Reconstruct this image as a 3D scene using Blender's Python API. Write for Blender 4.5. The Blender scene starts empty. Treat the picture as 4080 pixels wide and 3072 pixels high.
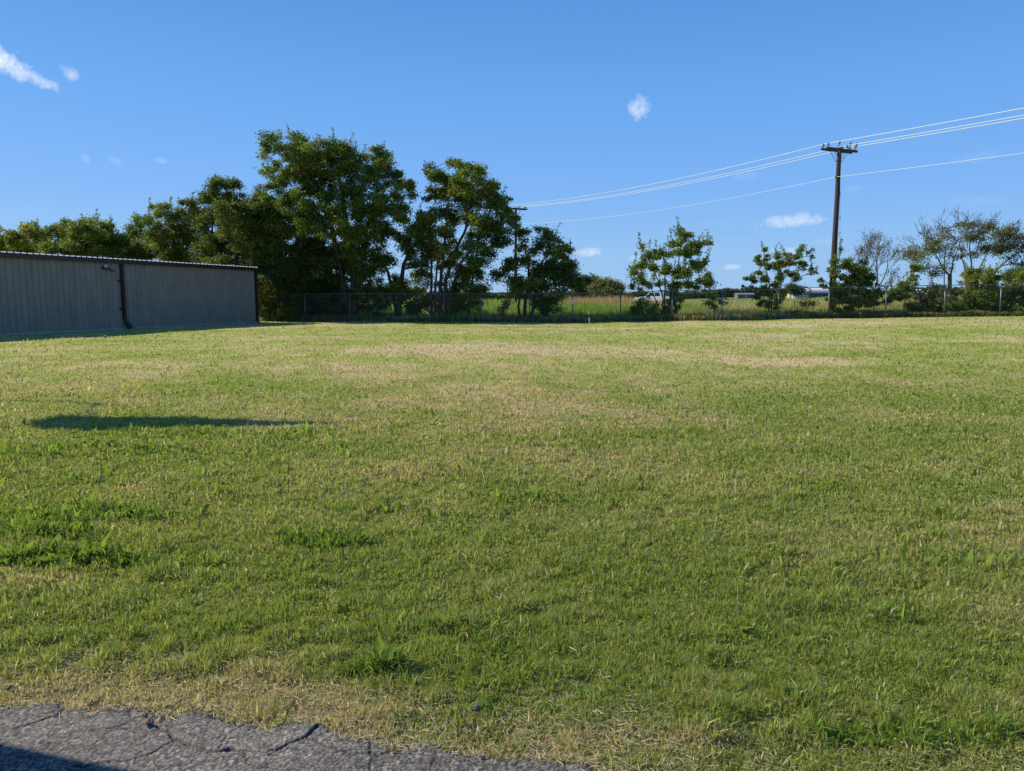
import bpy, math, random
import numpy as np
from mathutils import Vector

random.seed(7); rng = np.random.default_rng(7)
scene = bpy.context.scene
R = math.radians

# ------------------------------------------------------------------ camera
F_PX, W_PX, H_PX = 2950.0, 4080.0, 3072.0      # focal length in photo pixels
PITCH = math.atan(351/2950); CAM_Z = 1.6
cam = bpy.data.cameras.new('camera'); cam.sensor_width = 36; cam.lens = 36*F_PX/W_PX
cam.clip_start = 0.05; cam.clip_end = 12000
camo = bpy.data.objects.new('camera', cam); scene.collection.objects.link(camo)
camo.location = (0, 0, CAM_Z); camo.rotation_euler = (R(90)-PITCH, 0, 0)
scene.camera = camo

# ------------------------------------------------------------------ sun and sky
SUN_EL = R(37)
SDX, SDY = -0.962, 0.272                          # horizontal direction TOWARDS the sun
_n = math.hypot(SDX, SDY); SDX /= _n; SDY /= _n
to_sun = Vector((SDX*math.cos(SUN_EL), SDY*math.cos(SUN_EL), math.sin(SUN_EL)))
sl = bpy.data.lights.new('sun', 'SUN'); sl.energy = 5.0; sl.angle = R(0.5); sl.color = (1.0, 0.91, 0.74)
so = bpy.data.objects.new('sun', sl); scene.collection.objects.link(so)
so.rotation_euler = to_sun.to_track_quat('Z', 'Y').to_euler()
so.location = (0, 0, 50)

world = bpy.data.worlds.new('World'); scene.world = world; world.use_nodes = True
wn = world.node_tree; wn.nodes.clear()
def N(nt, t, **kw):
    n = nt.nodes.new(t)
    for k, v in kw.items(): setattr(n, k, v)
    return n
def setin(n, **kw):
    for k, v in kw.items():
        n.inputs[k.replace('_', ' ')].default_value = v
sky = N(wn, 'ShaderNodeTexSky', sky_type='NISHITA', sun_disc=False)
sky.sun_elevation = SUN_EL; sky.sun_rotation = math.atan2(SDX, SDY)
sky.air_density = 1.0; sky.dust_density = 0.25; sky.ozone_density = 2.2; sky.altitude = 100
wout = N(wn, 'ShaderNodeOutputWorld'); bg = N(wn, 'ShaderNodeBackground'); bg.inputs[1].default_value = 0.108
tc = N(wn, 'ShaderNodeTexCoord')
sepz = N(wn, 'ShaderNodeSeparateXYZ'); wn.links.new(tc.outputs['Generated'], sepz.inputs[0])
zr = N(wn, 'ShaderNodeValToRGB'); wn.links.new(sepz.outputs['Z'], zr.inputs[0])
e0, e1 = zr.color_ramp.elements[0], zr.color_ramp.elements[1]
def skc(r, g_, b): return tuple(((c/255+.055)/1.055)**2.4*.8 for c in (r, g_, b))+(1,)   # clear-air blues, up from the horizon
e0.position = 0; e0.color = skc(146, 190, 236); e1.position = 1; e1.color = skc(48, 95, 175)
for p_, c_ in ((.06, (140,189,241)), (.13, (122,178,245)), (.24, (103,167,240)), (.35, (84,150,224)), (.5, (68,130,208))):
    e_ = zr.color_ramp.elements.new(p_); e_.color = skc(*c_)
blue = N(wn, 'ShaderNodeVectorMath', operation='SCALE'); wn.links.new(zr.outputs[0], blue.inputs[0]); blue.inputs['Scale'].default_value = 1/.8/.118
hsv = N(wn, 'ShaderNodeMix', data_type='RGBA'); hsv.inputs['Factor'].default_value = .88
wn.links.new(sky.outputs[0], hsv.inputs['A']); wn.links.new(blue.outputs[0], hsv.inputs['B'])

def rayd(px, py):
    x = (px-W_PX/2)/F_PX; y = -(py-H_PX/2)/F_PX
    c, s = math.cos(PITCH), math.sin(PITCH)
    return np.array([x, c+y*s, -s+y*c])
def math_(nt, op, a, b=None, c=None, clamp=False):
    n = N(nt, 'ShaderNodeMath', operation=op, use_clamp=clamp)
    for i, v in enumerate((a, b, c)):
        if v is None: continue
        if isinstance(v, (int, float)): n.inputs[i].default_value = v
        else: nt.links.new(v, n.inputs[i])
    return n.outputs[0]
def dotn(nt, a, vec):
    n = N(nt, 'ShaderNodeVectorMath', operation='DOT_PRODUCT')
    nt.links.new(a, n.inputs[0]); n.inputs[1].default_value = tuple(vec); return n.outputs['Value']
cn = N(wn, 'ShaderNodeTexNoise'); cn.inputs['Scale'].default_value = 62; cn.inputs['Detail'].default_value = 7
cn.inputs['Roughness'].default_value = 0.62
wn.links.new(tc.outputs['Generated'], cn.inputs['Vector'])
cn2 = N(wn, 'ShaderNodeTexNoise'); cn2.inputs['Scale'].default_value = 230; cn2.inputs['Detail'].default_value = 4
wn.links.new(tc.outputs['Generated'], cn2.inputs['Vector'])
nz = math_(wn, 'ADD', math_(wn, 'MULTIPLY', math_(wn, 'SUBTRACT', cn.outputs[0], 0.5), 2.6),
           math_(wn, 'MULTIPLY', math_(wn, 'SUBTRACT', cn2.outputs[0], 0.5), 1.3))
# small fair-weather clouds: photo position, half width, half height, tilt (deg, clockwise), strength
CL = [(10,236,78,42,22,1.3),(130,308,85,21,22,.7),(178,334,40,20,5,.75),(50,275,66,26,30,.9),(276,290,32,22,20,.5),
      (2550,430,50,42,-15,.8),(3150,880,130,26,-3,.72),(2345,1005,58,19,-4,.72),(2530,1030,38,13,0,.4),
      (2920,1064,40,12,0,.65),(3140,1003,85,18,0,.42),(3300,960,60,14,0,.22),(3400,752,45,18,0,.13),
      (340,632,16,14,0,.25),(460,640,36,14,20,.14),(640,640,22,12,0,.25),(2980,700,60,20,0,.16),(3880,630,90,20,-5,.10),(3900,800,90,22,0,.09)]
tot = None
for (cx, cy, a, b, t, s) in CL:
    C = rayd(cx, cy); C /= np.linalg.norm(C)
    Rr = np.cross(C, [0,0,1]); Rr /= np.linalg.norm(Rr); U = np.cross(Rr, C)
    tr = R(t); ax = Rr*math.cos(tr)-U*math.sin(tr); ay = Rr*math.sin(tr)+U*math.cos(tr)
    du = math_(wn, 'MULTIPLY', dotn(wn, tc.outputs['Generated'], ax), F_PX/a)
    dv = math_(wn, 'MULTIPLY', dotn(wn, tc.outputs['Generated'], ay), F_PX/b)
    d2 = math_(wn, 'ADD', math_(wn, 'MULTIPLY', du, du), math_(wn, 'MULTIPLY', dv, dv))
    front = math_(wn, 'GREATER_THAN', dotn(wn, tc.outputs['Generated'], C), 0.5)
    m = math_(wn, 'SUBTRACT', math_(wn, 'ADD', 1.0, nz), d2)
    m = math_(wn, 'MULTIPLY', m, 0.46, clamp=True)
    m = math_(wn, 'MULTIPLY', math_(wn, 'MULTIPLY', m, s), front)
    tot = m if tot is None else math_(wn, 'MAXIMUM', tot, m)
mx = N(wn, 'ShaderNodeMix', data_type='RGBA'); wn.links.new(tot, mx.inputs['Factor'])
wn.links.new(hsv.outputs['Result'], mx.inputs['A']); mx.inputs['B'].default_value = (8.6, 8.9, 9.3, 1)
wn.links.new(mx.outputs['Result'], bg.inputs[0]); wn.links.new(bg.outputs[0], wout.inputs[0])

scene.view_settings.view_transform = 'Standard'; scene.view_settings.look = 'None'
scene.view_settings.exposure = 0.18; scene.view_settings.gamma = 1.0
scene.render.engine = 'CYCLES'
scene.cycles.max_bounces = 6; scene.cycles.transparent_max_bounces = 8

# ------------------------------------------------------------------ maths helpers
def hash2(ix, iy, seed):
    h = (ix.astype(np.int64)*374761393 + iy.astype(np.int64)*668265263 + seed*1442695041) & 0xffffffff
    h = ((h ^ (h >> 13))*1274126177) & 0xffffffff
    return ((h ^ (h >> 16)) & 0xffffff)/float(0xffffff)
def vnoise(x, y, seed=0):
    x = np.asarray(x, float); y = np.asarray(y, float)
    ix = np.floor(x); iy = np.floor(y); fx = x-ix; fy = y-iy
    fx = fx*fx*(3-2*fx); fy = fy*fy*(3-2*fy)
    a = hash2(ix, iy, seed); b = hash2(ix+1, iy, seed); c = hash2(ix, iy+1, seed); d = hash2(ix+1, iy+1, seed)
    return (a*(1-fx)+b*fx)*(1-fy)+(c*(1-fx)+d*fx)*fy
def fbm(x, y, seed=0, o=4):
    s = 0; a = .5; t = 0
    for i in range(o):
        s = s+a*vnoise(x*2**i+17.3*i, y*2**i-9.1*i, seed+i); t += a; a *= .5
    return s/t
def sstep(a, b, x):
    t = np.clip((np.asarray(x, float)-a)/(b-a), 0, 1); return t*t*(3-2*t)
def g(x, y):
    """height of the land: rises a little to the far right, gently uneven"""
    x = np.asarray(x, float); y = np.asarray(y, float)
    s = np.clip(x-4, 0, None); s = 1.15*np.tanh(s*0.0245/1.15)
    z = s*sstep(3, 42, y)*(1-0.7*sstep(60, 140, y))
    z = z+0.3*sstep(58, 110, y)+1.6*sstep(100, 190, y)*sstep(55, 105, x)*(1-sstep(260, 420, y))
    z = z+(fbm(x*.35, y*.35, 3, 3)-.5)*.09*sstep(2, 8, y)*(1-sstep(50, 80, y))
    z = z+(fbm(x*1.6, y*1.6, 5, 3)-.5)*.035*(1-sstep(20, 30, y))
    return z
def g1(x, y): return float(g(np.array([x]), np.array([y]))[0])
CAM = np.array([0, 0, CAM_Z])
def at(px, py, Y):
    d = rayd(px, py); return CAM+d*(Y/d[1])
def on_ground(px, py):
    d = rayd(px, py); t = 0; z = 0
    for _ in range(30):
        t = (CAM_Z-z)/-d[2]; p = CAM+d*t; z = .5*z+.5*g1(p[0], p[1])
    return p
def onx(px, Y):                                   # ground point under picture column px at depth Y
    x = (px-W_PX/2)/F_PX*Y/ (math.cos(PITCH)) * 0.995
    return np.array([x, Y, g1(x, Y)])

# ------------------------------------------------------------------ mesh helpers
COL = scene.collection
class MB:
    def __init__(s): s.v = []; s.f = []; s.n = 0; s.smooth = []
    def add(s, v, f, smooth=False):
        s.v.append(np.asarray(v, float).reshape(-1, 3)); s.f += [tuple(i+s.n for i in q) for q in f]
        s.smooth += [smooth]*len(f); s.n += len(s.v[-1])
    def box(s, c, size, rz=0, axes=None):
        c = np.array(c, float); hx, hy, hz = np.array(size)/2
        if axes is None:
            ca, sa = math.cos(rz), math.sin(rz); axes = np.array([[ca, sa, 0], [-sa, ca, 0], [0, 0, 1]])
        axes = np.asarray(axes)
        v = [c+axes[0]*hx*i+axes[1]*hy*j+axes[2]*hz*k for i in (-1, 1) for j in (-1, 1) for k in (-1, 1)]
        s.add(v, [(0,1,3,2),(4,6,7,5),(0,4,5,1),(2,3,7,6),(0,2,6,4),(1,5,7,3)])
    def tube(s, pts, rad, n=8, cap=True, smooth=True):
        pts = np.asarray(pts, float); m = len(pts)
        rad = np.full(m, rad, float) if np.isscalar(rad) else np.asarray(rad, float)
        V = []
        d = np.gradient(pts, axis=0) if m > 2 else np.array([pts[1]-pts[0]]*2)
        d /= np.linalg.norm(d, axis=1)[:, None]+1e-12
        ref = np.array([0, 0, 1.]) if abs(d[0][2]) < .9 else np.array([1., 0, 0])
        u = np.cross(d[0], ref); u /= np.linalg.norm(u)
        for i in range(m):
            u = u-d[i]*np.dot(u, d[i]); u /= np.linalg.norm(u)+1e-12
            w = np.cross(d[i], u)
            for k in range(n):
                a = 2*math.pi*k/n; V.append(pts[i]+rad[i]*(math.cos(a)*u+math.sin(a)*w))
        Fc = [(i*n+k, i*n+(k+1) % n, (i+1)*n+(k+1) % n, (i+1)*n+k) for i in range(m-1) for k in range(n)]
        if cap: Fc += [tuple(range(n-1, -1, -1)), tuple((m-1)*n+k for k in range(n))]
        s.add(V, Fc, smooth)
    def prism(s, poly, a, b, frame):
        """poly (2D) extruded from a to b; frame maps (p, q, t) to world"""
        n = len(poly); V = [frame(p, q, a) for p, q in poly]+[frame(p, q, b) for p, q in poly]
        s.add(V, [tuple(range(n-1, -1, -1)), tuple(range(n, 2*n))]+[(i, (i+1) % n, n+(i+1) % n, n+i) for i in range(n)])
    def build(s, name, mat, parent=None, loc=(0, 0, 0)):
        me = bpy.data.meshes.new(name)
        v = np.concatenate(s.v)-np.array(loc)
        me.from_pydata(v.tolist(), [], s.f); me.update()
        me.polygons.foreach_set('use_smooth', s.smooth)
        if mat: me.materials.append(mat)
        o = bpy.data.objects.new(name, me); COL.objects.link(o)
        if parent is not None: o.parent = parent
        elif any(loc): o.location = loc
        return o
def fast_mesh(name, V, nper, mat, parent=None, tint=None, tris=None):
    """V: (count, nper, 3). faces: tris/quads index pattern per element"""
    cnt = V.shape[0]; me = bpy.data.meshes.new(name)
    me.vertices.add(cnt*nper); me.vertices.foreach_set('co', V.astype(np.float32).ravel())
    base = np.arange(cnt)*nper
    loops = []; starts = []; totals = []
    per = sum(len(t) for t in tris)
    idx = np.concatenate([np.array(t) for t in tris])
    L = (base[:, None]+idx[None, :]).ravel()
    tot = np.tile([len(t) for t in tris], cnt); st = np.concatenate([[0], np.cumsum(tot)[:-1]])
    me.loops.add(len(L)); me.loops.foreach_set('vertex_index', L.astype(np.int32))
    me.polygons.add(len(tot)); me.polygons.foreach_set('loop_start', st.astype(np.int32))
    me.polygons.foreach_set('loop_total', tot.astype(np.int32)) if False else None
    if tint is not None:
        a = me.attributes.new('tint', 'FLOAT_COLOR', 'POINT')
        c = np.ones((cnt, nper, 4), np.float32); c[..., :3] = tint[:, None, :] if tint.ndim == 2 else tint
        a.data.foreach_set('color', c.ravel())
    me.update(calc_edges=True); me.validate()
    if mat: me.materials.append(mat)
    o = bpy.data.objects.new(name, me); COL.objects.link(o)
    if parent is not None: o.parent = parent
    return o
def tag(o, label=None, cat=None, group=None, kind=None):
    if label: o['label'] = label
    if cat: o['category'] = cat
    if group: o['group'] = group
    if kind: o['kind'] = kind
    return o
def empty(name, loc, label, cat, group=None):
    o = bpy.data.objects.new(name, None); COL.objects.link(o); o.location = tuple(loc)
    o.empty_display_size = .2
    return tag(o, label, cat, group)
def adopt(root, *objs):
    """children built in world space keep their place under the thing's base"""
    for o in objs:
        o.parent = root; o.matrix_parent_inverse = __import__('mathutils').Matrix.Translation(-Vector(root.location))

# ------------------------------------------------------------------ materials
def mat(name, col, rough=.7, metal=0, noise=None, bump=None, spec=.5, stretch=(1,1,1)):
    m = bpy.data.materials.new(name); m.use_nodes = True; nt = m.node_tree
    b = nt.nodes['Principled BSDF']; b.inputs['Roughness'].default_value = rough
    b.inputs['Metallic'].default_value = metal; b.inputs['Base Color'].default_value = (*col, 1)
    b.inputs['Specular IOR Level'].default_value = spec
    t = N(nt, 'ShaderNodeTexCoord'); mp = N(nt, 'ShaderNodeMapping'); mp.inputs['Scale'].default_value = stretch
    nt.links.new(t.outputs['Object'], mp.inputs[0])
    if noise:
        sc, amt = noise[:2]; col2 = noise[2] if len(noise) > 2 else tuple(c*(1-amt) for c in col)
        n = N(nt, 'ShaderNodeTexNoise'); n.inputs['Scale'].default_value = sc; n.inputs['Detail'].default_value = 6
        n.inputs['Roughness'].default_value = .65
        nt.links.new(mp.outputs[0], n.inputs['Vector'])
        cr = N(nt, 'ShaderNodeValToRGB'); cr.color_ramp.elements[0].position = .35; cr.color_ramp.elements[1].position = .65
        cr.color_ramp.elements[0].color = (*col2, 1); cr.color_ramp.elements[1].color = (*col, 1)
        nt.links.new(n.outputs[0], cr.inputs[0]); nt.links.new(cr.outputs[0], b.inputs['Base Color'])
    if bump:
        n = N(nt, 'ShaderNodeTexNoise'); n.inputs['Scale'].default_value = bump[0]; n.inputs['Detail'].default_value = 5
        nt.links.new(mp.outputs[0], n.inputs['Vector'])
        bp = N(nt, 'ShaderNodeBump'); bp.inputs['Strength'].default_value = bump[1]; bp.inputs['Distance'].default_value = bump[2]
        nt.links.new(n.outputs[0], bp.inputs['Height']); nt.links.new(bp.outputs[0], b.inputs['Normal'])
    return m
def leafmat(name, trans=.3, rough=.55, spec=.35, gain=(1.3, 1.35, .8)):
    m = bpy.data.materials.new(name); m.use_nodes = True; nt = m.node_tree
    b = nt.nodes['Principled BSDF']; out = nt.nodes['Material Output']
    b.inputs['Roughness'].default_value = rough; b.inputs['Specular IOR Level'].default_value = spec
    a = N(nt, 'ShaderNodeAttribute', attribute_name='tint')
    nt.links.new(a.outputs['Color'], b.inputs['Base Color'])
    tr = N(nt, 'ShaderNodeBsdfTranslucent'); vm = N(nt, 'ShaderNodeVectorMath', operation='MULTIPLY')
    nt.links.new(a.outputs['Color'], vm.inputs[0]); vm.inputs[1].default_value = gain
    nt.links.new(vm.outputs[0], tr.inputs['Color'])
    mxs = N(nt, 'ShaderNodeMixShader'); mxs.inputs[0].default_value = trans
    nt.links.new(b.outputs[0], mxs.inputs[1]); nt.links.new(tr.outputs[0], mxs.inputs[2])
    nt.links.new(mxs.outputs[0], out.inputs['Surface'])
    return m
M_leaf = leafmat('leaf', .38, gain=(1.5, 1.55, .8))
M_blade = leafmat('grass_blade', .42, .7, .15, gain=(1.38, 1.36, .9))
M_straw = leafmat('straw', .15, .6, .3, (1, 1, 1))
M_bark = mat('bark', (.085, .065, .05), .9, noise=(9, .5), bump=(14, .7, .03), stretch=(1, 1, .25))
M_barkpale = mat('pale_bark', (.17, .13, .105), .9, noise=(9, .45), bump=(14, .6, .03), stretch=(1, 1, .25))
M_galv = mat('galvanised_steel', (.15, .17, .18), .45, .6, noise=(5, .3))
M_wire = mat('fence_wire', (.13, .135, .135), .5, .5)

# ------------------------------------------------------------------ lawn colour fields
EDGE_PX = [(0,2830),(223,2812),(382,2838),(529,2818),(620,2846),(705,2866),(794,2826),(941,2876),(1087,2912),(1160,2884),
           (1294,2880),(1347,2935),(1482,2947),(1588,3003),(1688,2974),(1847,3011),(1964,3026),(2164,3034),(2317,3040),(2376,3072)]
EDGE = np.array([on_ground(*p)[:2] for p in EDGE_PX])
def edge_y(x):
    xs = np.concatenate([[-40, -6, EDGE[0, 0]-.5], EDGE[:, 0], [EDGE[-1, 0]+.6, 4, 40]])
    ys = np.concatenate([[EDGE[0, 1]+.6, EDGE[0, 1]+.1, EDGE[0, 1]+.02], EDGE[:, 1], [EDGE[-1, 1]-.12, EDGE[-1, 1]-.5, -3.5]])
    return np.interp(x, xs, ys)
def patch(x, y, px, py, rx, ry, soft=.6):
    """soft spot on the lawn around the ground point seen at px, py; radii in metres"""
    c = on_ground(px, py)
    xx = x-c[0]+(fbm(x*.9, y*.9, 71, 3)-.5)*rx*.9; yy = y-c[1]+(fbm(x*.9+9, y*.9, 72, 3)-.5)*ry*.9
    d = np.sqrt((xx/rx)**2+(yy/ry)**2); return 1-sstep(1-soft, 1+soft*.5, d)
DRY = [(1500,1480,2.6,1.6,.8),(1700,1400,6,2.8,.7),(3300,1440,2.6,1.3,.9),(3550,1660,1.2,.6,.8),(1500,1500,1.6,.6,.9),(2150,1560,1.4,.5,.8),(1200,1620,1.0,.35,.8),(2100,1390,5,2.5,.5),(1560,1600,1.9,.7,.7),(2100,1650,2.6,1.1,.5),(2500,1480,5,1.5,.45),
       (3250,1440,2.2,1.1,.85),(3500,1640,1.3,.8,.55),(700,1440,3,1.3,.5),(300,1450,3,1.2,.35),(2400,1310,11,1.8,.55),(3500,1290,12,2.0,.7),
       (1060,2190,.22,.12,.9),(600,1950,.35,.16,.8),(1950,2220,.25,.13,.7),(2600,2080,.6,.3,.4),(2300,1800,1.2,.6,.3),
       (2700,2200,.5,.25,.35),(300,2330,.5,.14,.5),(3450,2900,.2,.05,.8),(3050,2960,.35,.08,.8),(2680,2800,.2,.08,.55),
       (2550,2950,.35,.07,.8),(3950,2500,.2,.1,.5),(3900,1360,6,1.5,.5),(1900,2500,.25,.1,.5)]
GREEN = [(1350,2170,.42,.2,1),(2080,1900,1.6,.7,.8),(250,2200,.9,.3,.8),(120,2000,.9,.4,.7),(2300,2250,1.2,.5,.5),(2900,1800,1.5,.9,.7),
         (3000,1430,3.5,1.0,.45),(1500,2680,.3,.12,.9),(2000,2600,.9,.3,.7),(3000,2600,1.2,.4,.6),(3600,2000,1.6,.9,.4),(600,1360,7,1.4,.5),
         (3300,1340,9,2.0,.4),(1650,1780,1.0,.35,.5),(1250,1640,1.0,.5,.5),(500,2550,.6,.2,.6),(1100,2450,.8,.25,.5),(3700,2700,.6,.2,.6)]
def dryness(x, y):
    a = fbm(x*.22, y*.30, 21, 4); b = fbm(x*1.1, y*1.5, 31, 3)
    d = .30+1.0*(a-.5)+.9*(b-.5)+.5*(fbm(x*5, y*5, 33, 2)-.5)*(1-sstep(8, 16, y))+.20*sstep(5, 15, y)
    for (px, py, rx, ry, s) in DRY: d = d+.34*s*patch(x, y, px, py, rx, ry)
    for (px, py, rx, ry, s) in GREEN: d = d-.26*s*patch(x, y, px, py, rx, ry)
    e = y-edge_y(x)
    wob = (fbm(x*3, y*3, 55, 3)-.5)*.22
    d = d+.62*(1-sstep(.10, .50, e+wob))*(1-.8*sstep(.35, .95, x+wob))
    d = d+.07*np.sin((x+y*.12+.25*np.sin(y*.3))*5.2)*sstep(4, 9, y)
    return np.clip(d, 0, 1)
def coarse(x, y):
    """where the broad-bladed dark grass grows"""
    c = .12*sstep(.60, .78, fbm(x*1.9, y*2.1, 41, 3))*(1-sstep(7, 12, y))
    for (px, py, rx, ry, s) in [(1350,2170,.36,.13,1.2),(1500,2680,.13,.07,.9),(150,2235,.6,.13,.9),(250,2060,.9,.22,.55),(100,2130,.5,.15,.6),(650,2250,.4,.08,.5),(1500,2040,.4,.12,.45),(2100,1990,.5,.2,.25),
                                (700,1730,1.6,.3,.35),(300,1800,1.2,.4,.3),(3650,2950,.35,.08,.3)]:
        c = c+s*patch(x, y, px, py, rx, ry, .5)
    return np.clip(c, 0, 1)
G_DARK = np.array([.235, .305, .045]); G_MID = np.array([.315, .355, .075]); G_YEL = np.array([.405, .395, .130]); G_STRAW = np.array([.56, .45, .25])
G_BRN = np.array([.26, .17, .09])
def lawn_tint(x, y, rnd, rnd2):
    d = dryness(x, y)+(rnd-.5)*.75
    t = np.empty((len(x), 3))
    k1 = sstep(-.2, .35, d)[:, None]; k2 = sstep(.25, .65, d)[:, None]; k3 = sstep(.55, 1.0, d)[:, None]
    t = G_DARK*(1-k1)+G_MID*k1; t = t*(1-k2)+G_YEL*k2; t = t*(1-k3)+G_STRAW*k3
    br = (rnd2 > .93)[:, None]*.5; t = t*(1-br)+G_BRN*br
    bl_ = (np.abs(rnd2*13 % 1) > .78)[:, None]*.6; t = t*(1-bl_)+np.array([.20, .31, .10])*bl_
    pale = ((rnd2 < .09)[:, None])*.75; t = t*(1-pale)+np.array([.62, .58, .38])*pale
    return t*(.80+.42*np.abs(rnd2*7 % 1)[:, None])

# ------------------------------------------------------------------ ground sheet
def grid_lines(a):                                 # list of (start, stop, step)
    out = []
    for s, e, st in a: out += list(np.arange(s, e, st))
    return np.array(out+[a[-1][1]])
gx = grid_lines([(-4000,-1000,600),(-1000,-200,100),(-200,-60,14),(-60,-18,1.2),(-18,-6,.4),(-6,6,.1),(6,18,.4),(18,60,1.2),(60,200,14),(200,1000,100),(1000,4000,600)])
gy = grid_lines([(-4000,-500,700),(-500,-50,90),(-50,-6,4),(-6,1.9,.6),(1.9,6,.08),(6,14,.2),(14,60,.6),(60,140,4),(140,500,40),(500,2000,250),(2000,9000,1400)])
XX, YY = np.meshgrid(gx, gy); ZZ = g(XX.ravel(), YY.ravel()).reshape(XX.shape)
def fence_y(x): return 47.2-.17*x
def ground_object():
    nx, ny = len(gx), len(gy)
    me = bpy.data.meshes.new('ground')
    V = np.stack([XX.ravel(), YY.ravel(), ZZ.ravel()], 1)
    i = np.arange((nx-1)*(ny-1)); r = i//(nx-1); c = i % (nx-1); b = r*nx+c
    F = np.stack([b, b+1, b+nx+1, b+nx], 1)
    me.vertices.add(len(V)); me.vertices.foreach_set('co', V.astype(np.float32).ravel())
    me.loops.add(F.size); me.loops.foreach_set('vertex_index', F.ravel().astype(np.int32))
    me.polygons.add(len(F)); me.polygons.foreach_set('loop_start', (np.arange(len(F))*4).astype(np.int32))
    x, y = V[:, 0], V[:, 1]
    t = lawn_tint(x, y, fbm(x*4, y*4, 91, 2), np.full(len(x), .5))
    soil = np.array([.13, .115, .055]); nearw = (.55*(1-sstep(6, 20, y)))[:, None]
    t = t*(1-nearw)+soil*nearw
    beyond = (y > fence_y(np.clip(x, -60, 200))+.4)
    f = fbm(x*.02, y*.05, 12, 3)[:, None]
    fld = np.array([.20, .19, .075])*(1-f)+np.array([.13, .17, .05])*f
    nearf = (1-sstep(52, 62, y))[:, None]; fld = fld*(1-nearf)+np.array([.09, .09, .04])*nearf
    t[beyond] = fld[beyond]
    a = me.attributes.new('tint', 'FLOAT_COLOR', 'POINT'); c4 = np.ones((len(V), 4), np.float32); c4[:, :3] = t
    a.data.foreach_set('color', c4.ravel())
    me.update(calc_edges=True)
    me.polygons.foreach_set('use_smooth', [True]*len(F))
    m = bpy.data.materials.new('lawn_ground'); m.use_nodes = True; nt = m.node_tree; bs = nt.nodes['Principled BSDF']
    bs.inputs['Roughness'].default_value = .95; bs.inputs['Specular IOR Level'].default_value = .1
    at_ = N(nt, 'ShaderNodeAttribute', attribute_name='tint'); tcn = N(nt, 'ShaderNodeTexCoord')
    n1 = N(nt, 'ShaderNodeTexNoise'); n1.inputs['Scale'].default_value = 9; n1.inputs['Detail'].default_value = 8; n1.inputs['Roughness'].default_value = .75
    nt.links.new(tcn.outputs['Object'], n1.inputs['Vector'])
    mr = N(nt, 'ShaderNodeMapRange'); mr.inputs['From Min'].default_value = .3; mr.inputs['From Max'].default_value = .7
    mr.inputs['To Min'].default_value = .6; mr.inputs['To Max'].default_value = 1.3
    nt.links.new(n1.outputs[0], mr.inputs['Value'])
    sc = N(nt, 'ShaderNodeVectorMath', operation='SCALE'); nt.links.new(at_.outputs['Color'], sc.inputs[0]); nt.links.new(mr.outputs[0], sc.inputs['Scale'])
    nt.links.new(sc.outputs[0], bs.inputs['Base Color'])
    bp = N(nt, 'ShaderNodeBump'); bp.inputs['Strength'].default_value = .7; bp.inputs['Distance'].default_value = .04
    nt.links.new(n1.outputs[0], bp.inputs['Height']); nt.links.new(bp.outputs[0], bs.inputs['Normal'])
    me.materials.append(m)
    o = bpy.data.objects.new('ground', me); COL.objects.link(o); return tag(o, kind='structure')
ground_object()

# ------------------------------------------------------------------ cracked asphalt
CRACKS = [([(600,2870),(610,2900),(640,2930),(700,2960),(745,2985),(800,3003),(870,3012),(950,3008),(1030,3013),(1100,3008),(1160,2990),(1215,2960),(1245,2930),(1290,2885)], .03, .007),
          ([(715,2968),(640,3008),(580,3038),(500,3062),(300,3072)], .022, .0045), ([(300,2932),(400,2935),(460,2922),(530,2885),(600,2870)], .018, .0035), ([(905,2955),(862,3010)], .015, .003),
          ([(960,3010),(985,3050),(980,3072)], .018, .0035), ([(1100,3008),(1065,3045),(1060,3072)], .015, .003), ([(930,2905),(1020,2940),(1110,2920)], .014, .003),
          ([(1230,2960),(1300,2995),(1350,3012),(1480,3030),(1600,3020)], .02, .005), ([(120,2880),(200,2865),(290,2880)], .012, .003), ([(520,2900),(515,2860),(530,2830)], .014, .004),
          ([(1700,2990),(1740,3040),(1720,3072)], .014, .0035), ([(430,2960),(380,2990),(250,3010)], .012, .003)]
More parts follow.
